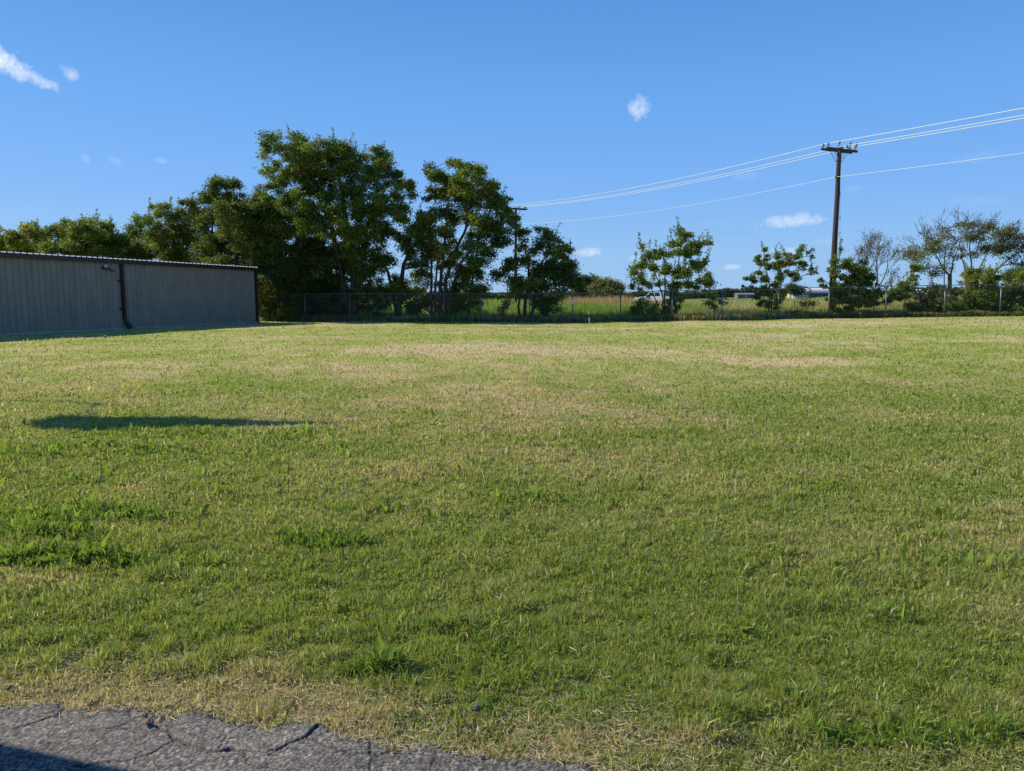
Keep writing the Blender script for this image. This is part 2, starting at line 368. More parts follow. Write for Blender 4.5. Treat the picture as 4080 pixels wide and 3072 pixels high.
def asphalt_object():
    def hash2(ix, iy, seed):
        v = np.sin(ix*12.9898+iy*78.233+seed*37.719)*43758.5453; return v-np.floor(v)
    ax = grid_lines([(-30,-6,2),(-6,-2.6,.2),(-2.6,1.0,.0052),(1.0,4,.1),(4,12,1)])
    ay = grid_lines([(-30,-4,2),(-4,1.7,.3),(1.7,2.2,.05),(2.2,3.1,.0052),(3.1,3.6,.1)])
    X, Y = np.meshgrid(ax, ay); x, y = X.ravel(), Y.ravel()
    wx = x+(fbm(x*3, y*3, 61, 4)-.5)*.22; wy = y+(fbm(x*3+5, y*3, 62, 4)-.5)*.22
    def vor(px, py, sc, seed):
        px, py = px*sc, py*sc; ix, iy = np.floor(px), np.floor(py)
        d1 = np.full(len(px), 9.); d2 = d1.copy()
        for i in (-1, 0, 1):
            for j in (-1, 0, 1):
                cx = ix+i+hash2(ix+i, iy+j, seed); cy = iy+j+hash2(ix+i, iy+j, seed+1)
                d = np.hypot(px-cx, py-cy); n1 = np.minimum(d1, d); d2 = np.minimum(d2, np.maximum(d1, d)); d1 = n1
        return (d2-d1)/sc, d1/sc
    big, _ = vor(wx, wy, 1.9, 5); med, _ = vor(wx+(fbm(x*14, y*14, 66, 2)-.5)*.03, wy+(fbm(x*14, y*14+3, 67, 2)-.5)*.03, 6.5, 9)
    peb, cell = vor(x, y, 62, 15); peb2, _ = vor(x, y, 34, 25)
    keepm = fbm(x*2.2, y*2.2, 77, 2)+.03
    crack = .012*(1-sstep(.002, .008, big))*sstep(.45, .6, fbm(x*1.7, y*1.7, 78, 2))+.004*(1-sstep(.0, .0045, med))*sstep(.50, .62, keepm)
    for ln, dep, wd_ in CRACKS:
        P_ = np.array([on_ground(*q)[:2] for q in ln]); jx = x+(fbm(x*18, y*18, 69, 3)-.5)*.035; jy = y+(fbm(x*18, y*18+7, 70, 3)-.5)*.035
        dd = np.full(len(x), 9.)
        for a_, b_ in zip(P_[:-1], P_[1:]):
            ab = b_-a_; t_ = np.clip(((jx-a_[0])*ab[0]+(jy-a_[1])*ab[1])/(ab@ab), 0, 1); dd = np.minimum(dd, np.hypot(jx-a_[0]-t_*ab[0], jy-a_[1]-t_*ab[1]))
        wv = wd_*(.5+1.1*fbm(x*9, y*9, 73, 2)); crack = np.maximum(crack, dep*.38*(1-sstep(wv*.4, wv*1.1, dd)))
    z = .016+(fbm(x*3, y*3, 80, 3)-.5)*.008-crack+.0022*sstep(0, .006, peb)+.0012*sstep(0, .012, peb2)
    e = edge_y(x)-y+(fbm(x*16, y*16, 81, 3)-.5)*.06+(fbm(x*60, y*60, 82, 2)-.5)*.03
    z = z-.014*(1-sstep(.0, .05, e))
    z = z+g(x, y)+.004
    tone = .5+.5*hash2(np.floor(x*62), np.floor(y*62), 4)
    c = np.array([.138, .124, .104])*(.4+1.2*tone)[:, None]*(.8+.4*fbm(x*2, y*2, 83, 3))[:, None]
    dirt = (np.clip(crack/.006, 0, 1)*.92)[:, None]
    lite = hash2(np.floor(x*78), np.floor(y*60), 14); c = c*np.where(lite > .88, 1.5, np.where(lite < .3, .62, 1.0))[:, None]; c = c*(.16+1.02*sstep(0, .006, peb))[:, None]; c = c*(1-dirt)+np.array([.035, .030, .025])*dirt
    nx, ny = len(ax), len(ay)
    i = np.arange((nx-1)*(ny-1)); r = i//(nx-1); cc = i % (nx-1); b = r*nx+cc
    F = np.stack([b, b+1, b+nx+1, b+nx], 1); F = F[e[F].min(axis=1) > -.004]
    me = bpy.data.meshes.new('road')
    me.vertices.add(len(x)); me.vertices.foreach_set('co', np.stack([x, y, z], 1).astype(np.float32).ravel())
    me.loops.add(F.size); me.loops.foreach_set('vertex_index', F.ravel().astype(np.int32))
    me.polygons.add(len(F)); me.polygons.foreach_set('loop_start', (np.arange(len(F))*4).astype(np.int32))
    a = me.attributes.new('tint', 'FLOAT_COLOR', 'POINT'); c4 = np.ones((len(x), 4), np.float32); c4[:, :3] = c
    a.data.foreach_set('color', c4.ravel()); me.update(calc_edges=True)
    m = bpy.data.materials.new('asphalt'); m.use_nodes = True; nt = m.node_tree; bs = nt.nodes['Principled BSDF']
    bs.inputs['Roughness'].default_value = .8
    at_ = N(nt, 'ShaderNodeAttribute', attribute_name='tint'); nt.links.new(at_.outputs['Color'], bs.inputs['Base Color'])
    tcn = N(nt, 'ShaderNodeTexCoord'); n1 = N(nt, 'ShaderNodeTexNoise'); n1.inputs['Scale'].default_value = 180; n1.inputs['Detail'].default_value = 4
    nt.links.new(tcn.outputs['Object'], n1.inputs['Vector'])
    bp = N(nt, 'ShaderNodeBump'); bp.inputs['Strength'].default_value = .35; bp.inputs['Distance'].default_value = .0015
    nt.links.new(n1.outputs[0], bp.inputs['Height']); nt.links.new(bp.outputs[0], bs.inputs['Normal'])
    me.materials.append(m)
    o = bpy.data.objects.new('road', me); COL.objects.link(o); tag(o, kind='structure')
asphalt_object()

# ------------------------------------------------------------------ grass blades
def blades(x, y, h, w, lean, ldir, wdir=None, z0=None):
    """curved 5-vertex blades"""
    n = len(x); z = g(x, y) if z0 is None else z0
    B = np.stack([x, y, z], 1)
    th = rng.uniform(0, 2*np.pi, n) if wdir is None else wdir
    W = np.stack([np.cos(th), np.sin(th), np.zeros(n)], 1)*(w/2)[:, None]
    Ld = np.stack([np.cos(ldir), np.sin(ldir), np.zeros(n)], 1)
    up = np.array([0, 0, 1.])
    mid = B+up*(h*.62*np.cos(lean*.6))[:, None]+Ld*(h*.5*np.sin(lean*.6))[:, None]
    tip = mid+up*(h*.42*np.cos(lean*1.25))[:, None]+Ld*(h*.55*np.sin(lean*1.25))[:, None]
    B = B-up*.008
    return np.stack([B-W, B+W, mid+W*.85, mid-W*.85, tip], 1)
def sample_lawn(n):
    """points on the lawn, thinning out with distance as 1/y^3 (about even per seen area)"""
    ymin, ymax = 2.25, 52.0
    u = rng.uniform(0, 1, n)
    py = 1/ymax+(1/ymin-1/ymax)*u; y = 1/py                      # density ~ 1/y^2 in y, width ~ y
    x = rng.uniform(-.84, .84, n)*(y*1.02+.35)
    return x, y
def lawn_grass():
    x, y = sample_lawn(1000000)
    e = y-edge_y(x)
    keep = (e > rng.normal(.0, .03, len(x))) & (y < fence_y(x)-.05) & (x > -21.9+(y-31.2)*.285+.4)
    # thin growth in the dried strip by the road
    thin = 1-sstep(.05, .45, e); keep &= rng.uniform(0, 1, len(x)) > thin*.45
    x, y, e = x[keep], y[keep], e[keep]; n = len(x)
    co = coarse(x, y); r1 = rng.uniform(0, 1, n); r2 = rng.uniform(0, 1, n)
    clump = np.clip(1.9*fbm(x*9, y*9, 101, 2)-.45, .05, 1.3); clump *= .45+1.1*fbm(x*2.2, y*2.2, 103, 2)
    h = (.016+.036*rng.uniform(0, 1, n))*(.42+1.1*clump)*(1-.35*(1-sstep(.05, .5, e)))
    isC = rng.uniform(0, 1, n) < np.where(co > .6, co*.75, co*.38)
    h = np.where(isC, h*1.45+.02, h)
    far = sstep(5, 45, y)
    w = (.0027+.0024*rng.uniform(0, 1, n))*(1+.42*np.clip(y-3.0, 0, 4)+.26*np.clip(y-7, 0, None))
    w = np.where(isC, w*2.3, w); h = h*(1+.25*far)
    lean = rng.uniform(.1, 1.55, n); ld = rng.uniform(0, 2*np.pi, n)
    
    t = lawn_tint(x, y, r1, r2)
    gcol = np.array([.17, .245, .040])*(.7+.9*r2[:, None])
    t = np.where(isC[:, None], gcol, t); wide = (rng.uniform(0, 1, n) < .05) & (y < 14); w = np.where(wide, w*2.2, w); h = np.where(wide, h*1.35, h)
    V = blades(x, y, h, w, lean, ld)
    o = fast_mesh('grass', V, 5, M_blade, tint=t, tris=[(0, 1, 2, 3), (3, 2, 4)])
    tag(o, 'mown green lawn grass with dry tan patches between road and fence', 'grass', kind='stuff')
lawn_grass()

def straw(n=170000):
    y = rng.uniform(2.0, 7.0, n); x = rng.uniform(-.84, .84, n)*(y+.4)
    e = y-edge_y(x)
    p = np.where(e > 0, np.exp(-((e-.15)/.30)**2)+.07, np.exp(-(e/.05)**2)*1.0+.012)
    p *= (.45+1.1*sstep(.35, .65, fbm(x*4, y*4, 131, 3)))*(1-.75*sstep(.35, .95, x))
    k = rng.uniform(0, 1, n) < p; x, y = x[k], y[k]; n = len(x)
    L = rng.uniform(.015, .055, n); L = np.where(rng.uniform(0, 1, n) > .985, L*2.0, L)*.8
    a = rng.uniform(0, 2*np.pi, n); w = rng.uniform(.0010, .0023, n)
    z = g(x, y)+np.where(y-edge_y(x) > 0, rng.uniform(.004, .035, n), .032)
    D = np.stack([np.cos(a), np.sin(a), rng.normal(0, .16, n)], 1)*L[:, None]/2
    S = np.stack([-np.sin(a), np.cos(a), rng.normal(0, .4, n)], 1)*w[:, None]/2
    C = np.stack([x, y, z], 1); bend = rng.normal(0, .07, n)[:, None]*L[:, None]*np.stack([-np.sin(a), np.cos(a), np.zeros(n)], 1)
    V = np.stack([C-D-S, C-D+S, C+bend+S, C+bend-S, C+D+S, C+D-S], 1)
    r = rng.uniform(0, 1, n)[:, None]
    t = np.array([.56, .45, .26])*(.55+.75*r); gr = rng.uniform(0, 1, n) < .22
    t[gr] = np.array([.20, .27, .09])*(.6+.7*r[gr])
    o = fast_mesh('dry_clippings', V, 6, M_straw, tint=t, tris=[(0, 1, 2, 3), (3, 2, 4, 5)])
    tag(o, 'pale straw clippings scattered along the broken asphalt edge', 'straw', kind='stuff')
straw()

# ------------------------------------------------------------------ hangar
A0 = on_ground(0, 1336)[:2]; A1 = at(1022, 1283, 47.6)[:2]
wd = (A1-A0); wd /= np.linalg.norm(wd); wn_ = np.array([wd[1], -wd[0]])        # along the wall; outwards (to the right)
LEN_BACK = 22.0; Lw = np.linalg.norm(A1-A0)
HZ0 = -.03; EAVE = 3.42
def hp(s, o, z):                                    # s metres from A0 along wall, o outwards, z up
    p = A0+wd*s+wn_*o; return np.array([p[0], p[1], HZ0+z])
hax = np.array([[*wd, 0], [*wn_, 0], [0, 0, 1]])
hangar = empty('hangar', hp(Lw/2, -6, 0), 'long low grey metal hangar with dark brown trim at the left of the lawn', 'hangar')
M_wall = mat('ribbed_wall_paint', (.295, .252, .205), .55, 0, noise=(2.2, .22), spec=.3, stretch=(1, 1, .3))
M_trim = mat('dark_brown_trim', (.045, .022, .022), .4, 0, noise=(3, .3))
M_roof = mat('galvalume_roof', (.85, .84, .80), .5, 0, noise=(2, .12))
M_conc = mat('concrete', (.42, .40, .36), .9, noise=(7, .4), bump=(25, .5, .01))
M_black = mat('black_plastic', (.012, .012, .014), .45)
def ribbed(mb, s0, s1, pitch, height, base, z0, z1, place, ztop=None):
    prof = []; s = s0
    while s < s1-1e-6:
        e = min(s+pitch, s1); q = e-s
        for f, o in ((0, 0), (.60, 0), (.68, 1), (.84, 1), (.92, 0)):
            prof.append((s+q*f, base+height*o))
        # shallow stiffening rib
        s = e
    prof.append((s1, base))
    V = [place(a, b, z0) for a, b in prof]+[place(a, b, z1 if ztop is None else ztop(a)) for a, b in prof]
    n = len(prof); mb.add(V, [(i, i+1, n+i+1, n+i) for i in range(n-1)])
m = MB(); ribbed(m, -LEN_BACK, Lw, .305, .042, 0, .10, EAVE, hp)
W_ = 9.0; RISE = .25
def endp(s_, o_, z_): return hp(s_, o_, z_)
ribbed(m, 0, W_, .305, .032, 0, .10, EAVE, lambda a, b, z: hp(Lw+b, -a, z), ztop=lambda a: EAVE+RISE*(1-abs(a-W_/2)/(W_/2)))
ribbed(m, 0, W_, .305, .032, 0, .10, EAVE, lambda a, b, z: hp(-LEN_BACK-b, -a, z), ztop=lambda a: EAVE+RISE*(1-abs(a-W_/2)/(W_/2)))
m.add([hp(-LEN_BACK, -W_, .1), hp(Lw, -W_, .1), hp(Lw, -W_, EAVE), hp(-LEN_BACK, -W_, EAVE)], [(0, 1, 2, 3)])
adopt(hangar, m.build('wall', M_wall))
m = MB()                                            # two roof slopes with standing ribs
for sgn in (1, -1):
    def rp(s, q, up=0, sgn=sgn):                    # q: 0 eave .. 1 ridge
        o = (.16-(W_/2+.16)*q) if sgn > 0 else (-W_-.16+(W_/2+.16)*q)
        return hp(s, o, EAVE+.10+(RISE)*q+up)
    a, b = -LEN_BACK-.12, Lw+.12
    m.add([rp(a, 0), rp(b, 0), rp(b, 1), rp(a, 1), rp(a, 0, -.04), rp(b, 0, -.04), rp(b, 1, -.04), rp(a, 1, -.04)],
          [(0,1,2,3),(7,6,5,4),(0,4,5,1),(0,3,7,4),(1,5,6,2)])
    s = a+.02
    while s < b:
        m.add([rp(s-.025, 0, .003), rp(s+.025, 0, .003), rp(s+.025, 1, .003), rp(s-.025, 1, .003), rp(s-.02, 0, .035), rp(s+.02, 0, .035), rp(s+.02, 1, .035), rp(s-.02, 1, .035)],
              [(4,5,6,7),(0,4,7,3),(1,2,6,5),(0,1,5,4)]); s += .305
adopt(hangar, m.build('roof', M_roof))
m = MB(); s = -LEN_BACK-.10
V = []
while s < Lw+.1:                                    # one notched dark strip at the eave, painting in the roof rib shadows
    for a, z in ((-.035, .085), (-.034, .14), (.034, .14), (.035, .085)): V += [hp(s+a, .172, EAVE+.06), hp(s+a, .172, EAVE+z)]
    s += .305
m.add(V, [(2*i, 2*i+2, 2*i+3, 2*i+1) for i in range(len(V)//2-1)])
adopt(hangar, m.build('rib_shadow_strip', M_trim))
m = MB()
m.box(hp((Lw-LEN_BACK)/2, .12, EAVE-.03), (Lw+LEN_BACK+.24, .15, .17), axes=hax)
m.box(hp((Lw-LEN_BACK)/2, .205, EAVE+.045), (Lw+LEN_BACK+.24, .02, .02), axes=hax)
adopt(hangar, m.build('gutter', M_trim))
m = MB()
m.box(hp(Lw+.03, .05, EAVE/2), (.16, .15, EAVE-.14), axes=hax)
adopt(hangar, m.build('corner_trim', M_trim))
m = MB()
for k in range(12):
    s_, e_ = k/12, (k+1)/12
m.box(hp((Lw-LEN_BACK)/2, -.03, .045), (Lw+LEN_BACK+.5, .26, .125), axes=hax)
adopt(hangar, m.build('foundation', M_conc))
# downspout at photo column 490
def s_at(px):
    best = min(np.linspace(-2, Lw, 4000), key=lambda s: abs((hp(s, 0, 1)[0]/(hp(s, 0, 1)[1]*math.cos(PITCH)+(CAM_Z-1)*math.sin(PITCH)))*F_PX+W_PX/2-px))
    return best
sd = s_at(490)
m = MB(); m.box(hp(sd, .095, 1.93), (.15, .12, 2.8), axes=hax)
m.box(hp(sd, .16, 1.93), (.03, .02, 2.78), axes=hax)
ds = m.build('downspout', M_trim); adopt(hangar, ds)
m = MB()
pts = [hp(sd, .12, .55), hp(sd+.02, .14, .44), hp(sd+.05, .17, .36), hp(sd+.09, .21, .28), hp(sd+.11, .25, .17), hp(sd+.10, .29, .05), hp(sd+.08, .30, -.04)]
P = []; Rr_ = []
for i in range(len(pts)-1):
    for t in np.linspace(0, 1, 6, endpoint=False):
        P.append(pts[i]*(1-t)+pts[i+1]*t); Rr_.append(.085+.012*(len(P) % 2)+.05*(i/6))
m.tube(P, Rr_, 12)
el = m.build('drain_elbow', M_black); adopt(hangar, el)
for zz in (1.05, 2.45):
    m = MB(); m.box(hp(sd-.16, .06, zz), (.22, .06, .045), axes=hax); m.box(hp(sd-.24, .09, zz+.01), (.05, .09, .09), axes=hax)
    adopt(hangar, m.build('bracket', M_trim))
# flood light by the eave
sf = s_at(424)
M_lens = mat('lamp_lens', (.16, .18, .19), .2)
fl = MB(); fl.box(hp(sf-.05, .10, EAVE-.36), (.16, .14, .14), axes=hax)
fl.tube([hp(sf+.02, .16, EAVE-.38), hp(sf+.12, .24, EAVE-.42)], .02, 8)
c_ = hp(sf+.2, .28, EAVE-.44); ax2 = np.array([[*wd, 0], [wn_[0]*.8, wn_[1]*.8, .6], [-wn_[0]*.6, -wn_[1]*.6, .8]])
fl.box(c_, (.24, .07, .17), axes=ax2)
flo = fl.build('flood_light', M_black); adopt(hangar, flo)
m = MB(); m.box(c_+ax2[1]*.038, (.20, .01, .13), axes=ax2); o = m.build('lens', M_lens); adopt(hangar, o)
m = MB(); cc = hp(sf-.08, .16, EAVE-.28); m.tube([cc, cc+np.array([*wn_, 0])*.07, cc+np.array([*wn_, 0])*.11], [.085, .08, .03], 12); o = m.build('photocell', mat('pale_sensor', (.55, .56, .55), .4)); adopt(hangar, o)

# ------------------------------------------------------------------ chain link fence
fence = empty('chain_link_fence', (0, fence_y(0), g1(0, fence_y(0))), 'long grey chain link fence with top rail along the far edge of the lawn', 'fence')
POST_PX = [1062,1223,1400,1562,1770,1916,2109,2279,2469,2673,2870,3090,3290,3515,3747,3967]
def fpt(px):
    u = (px-W_PX/2)/F_PX; Y = 47.2/(1+.17*u*1.004); x = 47.2*0; x = u*Y*1.004; return x, fence_y(x)
FX = [fpt(p)[0] for p in POST_PX]
FX = [FX[0]-3.05*k for k in (2, 1)]+FX+[FX[-1]+3.0*k for k in (1, 2, 3, 4)]
FH = 1.83
postmb0 = MB(); postmb0.tube([(0, 0, -.2), (0, 0, FH)], .038, 10); postmb0.tube([(0, 0, FH), (0, 0, FH+.03), (0, 0, FH+.055)], [.045, .04, .008], 10)
p0 = postmb0.build('post', M_galv, fence)
def place_child(o, x, y, z): o.location = (x-fence.location.x, y-fence.location.y, z-fence.location.z)
for i, x in enumerate(FX):
    o = p0 if i == 0 else p0.copy()
    if i: COL.objects.link(o); o.parent = fence
    y = fence_y(x); place_child(o, x, y, g1(x, y))
    o.rotation_euler = (R(random.uniform(-.5, .5)), R(random.uniform(-.6, .6)), 0)
m = MB()
xs = np.arange(FX[0], FX[-1], 1.0); m.tube([(x, fence_y(x)-.0, g1(x, fence_y(x))+FH+.0) for x in np.append(xs, FX[-1])], .024, 6)
adopt(fence, m.build('top_rail', M_galv))
m = MB(); r_ = .0013; x = FX[0]; dzf = FH-.06
xx_ = np.arange(FX[0]-FH, FX[-1], .072); V = []; Fc = []
for sgn in (1, -1):
    for x0 in xx_:
        a = np.array([x0, 0, 0.]); b = np.array([x0+dzf, 0, dzf])
        if sgn < 0: a[0], b[0] = b[0], a[0]
        # clip to fence span
        if min(a[0], b[0]) < FX[0] or max(a[0], b[0]) > FX[-1]: continue
        for q in (a, b): q[1] = fence_y(q[0])-.045+.006*sgn
        za, zb = g1(a[0], a[1])+.03, g1(b[0], b[1])+.03; a[2] += za; b[2] += zb
        k = len(V)
        for q in (a, b):
            for an in (90, 210, 330):
                V.append(q+np.array([math.cos(R(an))*r_*1.2, math.cos(R(an))*r_*.0+math.sin(R(an))*r_, 0]))
        Fc += [(k, k+1, k+4, k+3), (k+1, k+2, k+5, k+4), (k+2, k, k+3, k+5)]
m.add(V, Fc); adopt(fence, m.build('wire_mesh', M_wire))

# ------------------------------------------------------------------ trees
LEAF_T = [(0, 1, 2, 3)]
def leaf_cloud(C, size, tint, flat=.35):
    """one bent rhombic leaf per centre"""
    n = len(C); nr = rng.normal(0, 1, (n, 3)); nr[:, 2] = np.abs(nr[:, 2])+flat; nr /= np.linalg.norm(nr, axis=1)[:, None]
    a = rng.normal(0, 1, (n, 3)); a -= nr*(a*nr).sum(1)[:, None]; a /= np.linalg.norm(a, axis=1)[:, None]
    b = np.cross(nr, a); s = (size*rng.uniform(.6, 1.25, n))[:, None]
    return np.stack([C-a*s*.55, C+b*s*.34-nr*s*.06, C+a*s*.6, C-b*s*.34-nr*s*.06], 1)
PAL = {'dark': ([.050, .090, .016], [.13, .17, .032]), 'mid': ([.065, .120, .018], [.19, .235, .040]),
       'yel': ([.12, .165, .022], [.27, .28, .045]), 'olive': ([.085, .110, .03], [.17, .175, .06]),
       'blue': ([.035, .07, .03], [.06, .09, .035]), 'brown': ([.09, .075, .03], [.14, .11, .05])}
def curve(p, q, bend, n=7):
    p, q = np.array(p, float), np.array(q, float); L = np.linalg.norm(q-p)
    off = rng.normal(0, 1, 3)*L*bend; off[2] += L*bend*.6
    t = np.linspace(0, 1, n)[:, None]; c = p*(1-t)+q*t+off*(t*(1-t)*2)
    c[1:-1] += rng.normal(0, L*.012, (n-2, 3)); return c
# recursive bare branching
def grow(tm, p, d, L, r, depth, ends, spread=.5, up=.12, minr=.006, kids=(2, 3)):
    n = 5; pts = [p]; dd = d.copy()
    for i in range(n):
        dd = dd+rng.normal(0, .09, 3)+np.array([0, 0, up*.4]); dd /= np.linalg.norm(dd); pts.append(pts[-1]+dd*L/n)
    tm.tube(pts, np.linspace(r, r*.68, n+1), 6 if r > .03 else 4, cap=False)
    if depth == 0: ends.append((pts[-1], dd)); return
    for i in range(random.randint(*kids)):
        k = random.choice([3, 4, 5, 5]); q = dd+rng.normal(0, spread, 3)*np.array([1, .9, .8])+np.array([0, 0, up]); q /= np.linalg.norm(q)
        grow(tm, pts[k], q, L*random.uniform(.62, .88), max(minr, r*random.uniform(.5, .66)), depth-1, ends, spread, up, minr, kids)
def tree(name, label, cat, Y, tf, blobs, trunks, pal='mid', dens=230, leaf=.11, sub=3.2, subr=(.26, .48), group=None, depthk=.8, bark=None, shoots=None, yj=.3, foot=None, tw=1.0, grow_=1.22, mindf=.72, twigs=.45, bare=0):
    """tf: (scale, x0, y0) of the reference crop; blobs (cx, cy, rx, ry[, density factor, palette]); trunks: lists of (x, y, width) in the crop"""
    sc, x0, y0 = tf; P = lambda cx, cy, yy=Y: at(x0+sc*cx, y0+sc*cy, yy); k = sc/F_PX*Y*1.004
    b0 = P(trunks[0][0][0], trunks[0][0][1]); b0[2] = g1(b0[0], b0[1])
    root = empty(name, b0, label, cat, group)
    tm = MB(); nodes = []
    for tr in trunks:
        yy = Y+random.uniform(-yj, yj)*.6; pts = [P(a, b, yy) for a, b, _ in tr]; rad = [max(.02, w*k/2) for *_, w in tr]
        pts[0][2] = g1(pts[0][0], pts[0][1])-.1
        PP, RR = [], []
        for i in range(len(pts)-1):
            for t in np.linspace(0, 1, 4, endpoint=False):
                PP.append(pts[i]*(1-t)+pts[i+1]*t+rng.normal(0, .02, 3)); RR.append(rad[i]*(1-t)+rad[i+1]*t)
        PP.append(pts[-1]); RR.append(rad[-1]); tm.tube(PP, RR, 8)
        nodes += list(zip(PP, RR))
    NP = np.array([n[0] for n in nodes]); NR = np.array([n[1] for n in nodes])
    LC, LT = [], []; lim = []
    for bl in sorted(blobs, key=lambda q: -q[1]):
        cx, cy, rx, ry = bl[:4]; rx, ry = rx*grow_, ry*grow_; df = bl[4] if len(bl) > 4 else 1; df = max(df, mindf); pl = bl[5] if len(bl) > 5 else pal
        rw, rh = rx*k, ry*k; rd = max(rw, rh)*depthk
        c = P(cx, cy, Y+random.uniform(-yj, yj)*2.2)
        # limb to the nearest node that is lower
        d = np.linalg.norm(NP-c, axis=1)+np.where(NP[:, 2] > c[2]-.1*rh, 3, 0)+.25*np.abs(NP[:, 2]-c[2])
        j = int(np.argmin(d)); r0 = min(NR[j]*.75, .018+.028*np.linalg.norm(NP[j]-c)*tw)
        cv = curve(NP[j], c, .08); rr = np.linspace(max(r0, .02), .016, len(cv)); tm.tube(cv, rr, 5, cap=False)
        NP = np.vstack([NP, cv[2:]]); NR = np.append(NR, rr[2:])
        area = math.pi*rw*rh; ns = max(3, int(area*sub*1.35*(.6+.4*df)))
        v = rng.normal(0, 1, (ns, 3)); v /= np.linalg.norm(v, axis=1)[:, None]; v *= (rng.uniform(0, 1, ns)**.42)[:, None]
        S = c+v*np.array([rw, rd, rh])
        lo, hi = map(np.array, PAL[pl])
        nl = max(10, int(area*dens*5.2*df/ns))
        for i in range(ns):
            r = rng.uniform(*subr)*min(1, .45+max(rw, rh)*.6)
            m_ = max(4, int(nl*rng.uniform(.45, 1.6)))
            q = rng.normal(0, 1, (m_, 3))*r*np.array([.58, .58, .40])
            LC.append(S[i]+q)
            f = np.clip(rng.normal(.45, .28), 0, 1); base = lo*(1-f)+hi*f
            if rng.uniform() < .03: base = base*.5+np.array([.16, .10, .03])*.5
            LT.append(base*1.28*rng.uniform(.45, 1.4, (m_, 1))*np.array([1.03, .98, 1]))
            if rng.uniform() < twigs:
                cv = curve(c, S[i], .1, 5); tm.tube(cv, np.linspace(.013, .006, 5), 4, cap=False)
        for _ in range(bare):
            dd_ = np.array([(cx-1350)/600+rng.normal(0, .4), rng.normal(0, .3), rng.uniform(.3, 1)]); dd_ /= np.linalg.norm(dd_)
            grow(tm, c+rng.normal(0, .15, 3), dd_, rng.uniform(.45, .8), .022, 2, [], spread=.5, minr=.011)
        # leafy shoots pushing out of the outline
        nsht = int((shoots if shoots is not None else .5)*math.sqrt(area)+rng.uniform())
        for _ in range(nsht):
            a = rng.uniform(R(20), R(160)); st = c+np.array([math.cos(a)*rw*.85, rng.normal(0, .2), math.sin(a)*rh*.85])
            L_ = rng.uniform(.35, .95); en = st+np.array([math.cos(a)*.35+rng.normal(0, .15), rng.normal(0, .2), 1.0])*L_*.8
            cv = curve(st, en, .12, 6); tm.tube(cv, np.linspace(.010, .004, 6), 4, cap=False)
            m_ = int(34*L_*dens/230)+6; t = rng.uniform(0, 1, m_)[:, None]; LC.append(st*(1-t)+en*t+rng.normal(0, .055, (m_, 3)))
            LT.append(np.tile((lo+hi)/2*1.15, (m_, 1))*rng.uniform(.8, 1.2, (m_, 1)))
    LC = np.concatenate(LC); LT = np.concatenate(LT)
    ok = LC[:, 2] > g(LC[:, 0], LC[:, 1])+.02; LC, LT = LC[ok], LT[ok]
    cr = fast_mesh('crown', leaf_cloud(LC, leaf*rng.choice([.8, 1.05, 1.3], len(LC)), LT), 4, M_leaf, tint=LT, tris=LEAF_T)
    tk = tm.build('trunk', bark or M_bark)
    adopt(root, cr, tk); return root
T1, T2_, T3_, T4_, T5_, T6_ = (.4973, 0, 700), (.5402, 900, 450), (.4502, 1600, 600), (.4069, 2200, 850), (.3, 2900, 850), (.33, 3400, 800)
GB = 'trees growing behind the hangar'
tree('tree', 'low yellow-green tree behind the hangar roof at the left edge of the picture', 'tree', 60, T1,
     [(-120,540,120,110),(20,520,100,70),(60,600,110,60),(170,510,100,75),(290,480,100,75),(230,580,130,70),(-60,640,110,60)],
     [[(120,1250,30),(130,800,22),(120,620,14)],[(260,1250,24),(255,650,12)]], 'yel', 300, shoots=1.8, group=GB, yj=1)
tree('tree', 'rounded bushy tree behind the hangar roof just left of the flood light', 'tree', 59, T1,
     [(440,510,100,80),(550,470,100,85),(690,430,125,85),(800,430,90,75),(640,560,160,85),(850,530,110,80),(480,600,120,60),(760,610,140,60)],
     [[(640,1250,34),(640,800,26),(640,560,14)],[(800,1250,22),(790,640,12)]], 'mid', 320, shoots=1.8, group=GB, yj=1)
tree('tree', 'short dark tree filling the dip behind the hangar roof above the downspout', 'tree', 60, T1,
     [(960,540,110,70),(1080,510,100,90),(1000,620,140,60),(1140,620,120,80),(1110,430,60,40)],
     [[(1040,1250,30),(1040,600,14)]], 'dark', 320, shoots=1.0, group=GB, yj=1)
tree('tree', 'brown-tinged spreading tree behind the middle of the right half of the hangar', 'tree', 57, T1,
     [(1270,270,55,30,.7),(1180,370,80,45,.7),(1370,320,90,65),(1480,400,140,80),(1290,430,140,75),(1510,520,150,85),(1250,540,140,85,1,'olive'),(1400,620,180,75),(1560,640,140,80)],
     [[(1400,1250,34),(1410,800,26),(1400,560,18),(1380,420,10)],[(1560,1250,28),(1550,500,12)]], 'mid', 320, shoots=1.2, group=GB, yj=.9)
tree('tree', 'tall dark pointed tree rising behind the far end of the hangar', 'tree', 54, T1,
     [(1510,230,60,45,.7),(1560,300,90,60),(1790,60,100,55),(1830,140,110,80),(1700,210,110,80),(1640,150,55,28,.5),(1870,270,140,100),(2065,150,45,60),(2000,220,100,80),
      (2080,260,110,90),(1950,400,160,100),(1720,400,140,100),(2110,430,120,110),(1890,560,190,110),(2100,600,120,110),(1700,580,140,90),(1800,700,200,60),(2100,760,100,90)],
     [[(1900,1200,44),(1900,700,36),(1870,400,24),(1820,150,12)],[(2060,1200,34),(2080,700,26),(2060,300,12)],[(1700,1200,34),(1700,400,14)]], 'dark', 300, shoots=.9, group=GB, yj=.9)
GF = 'big trees standing along the fence'
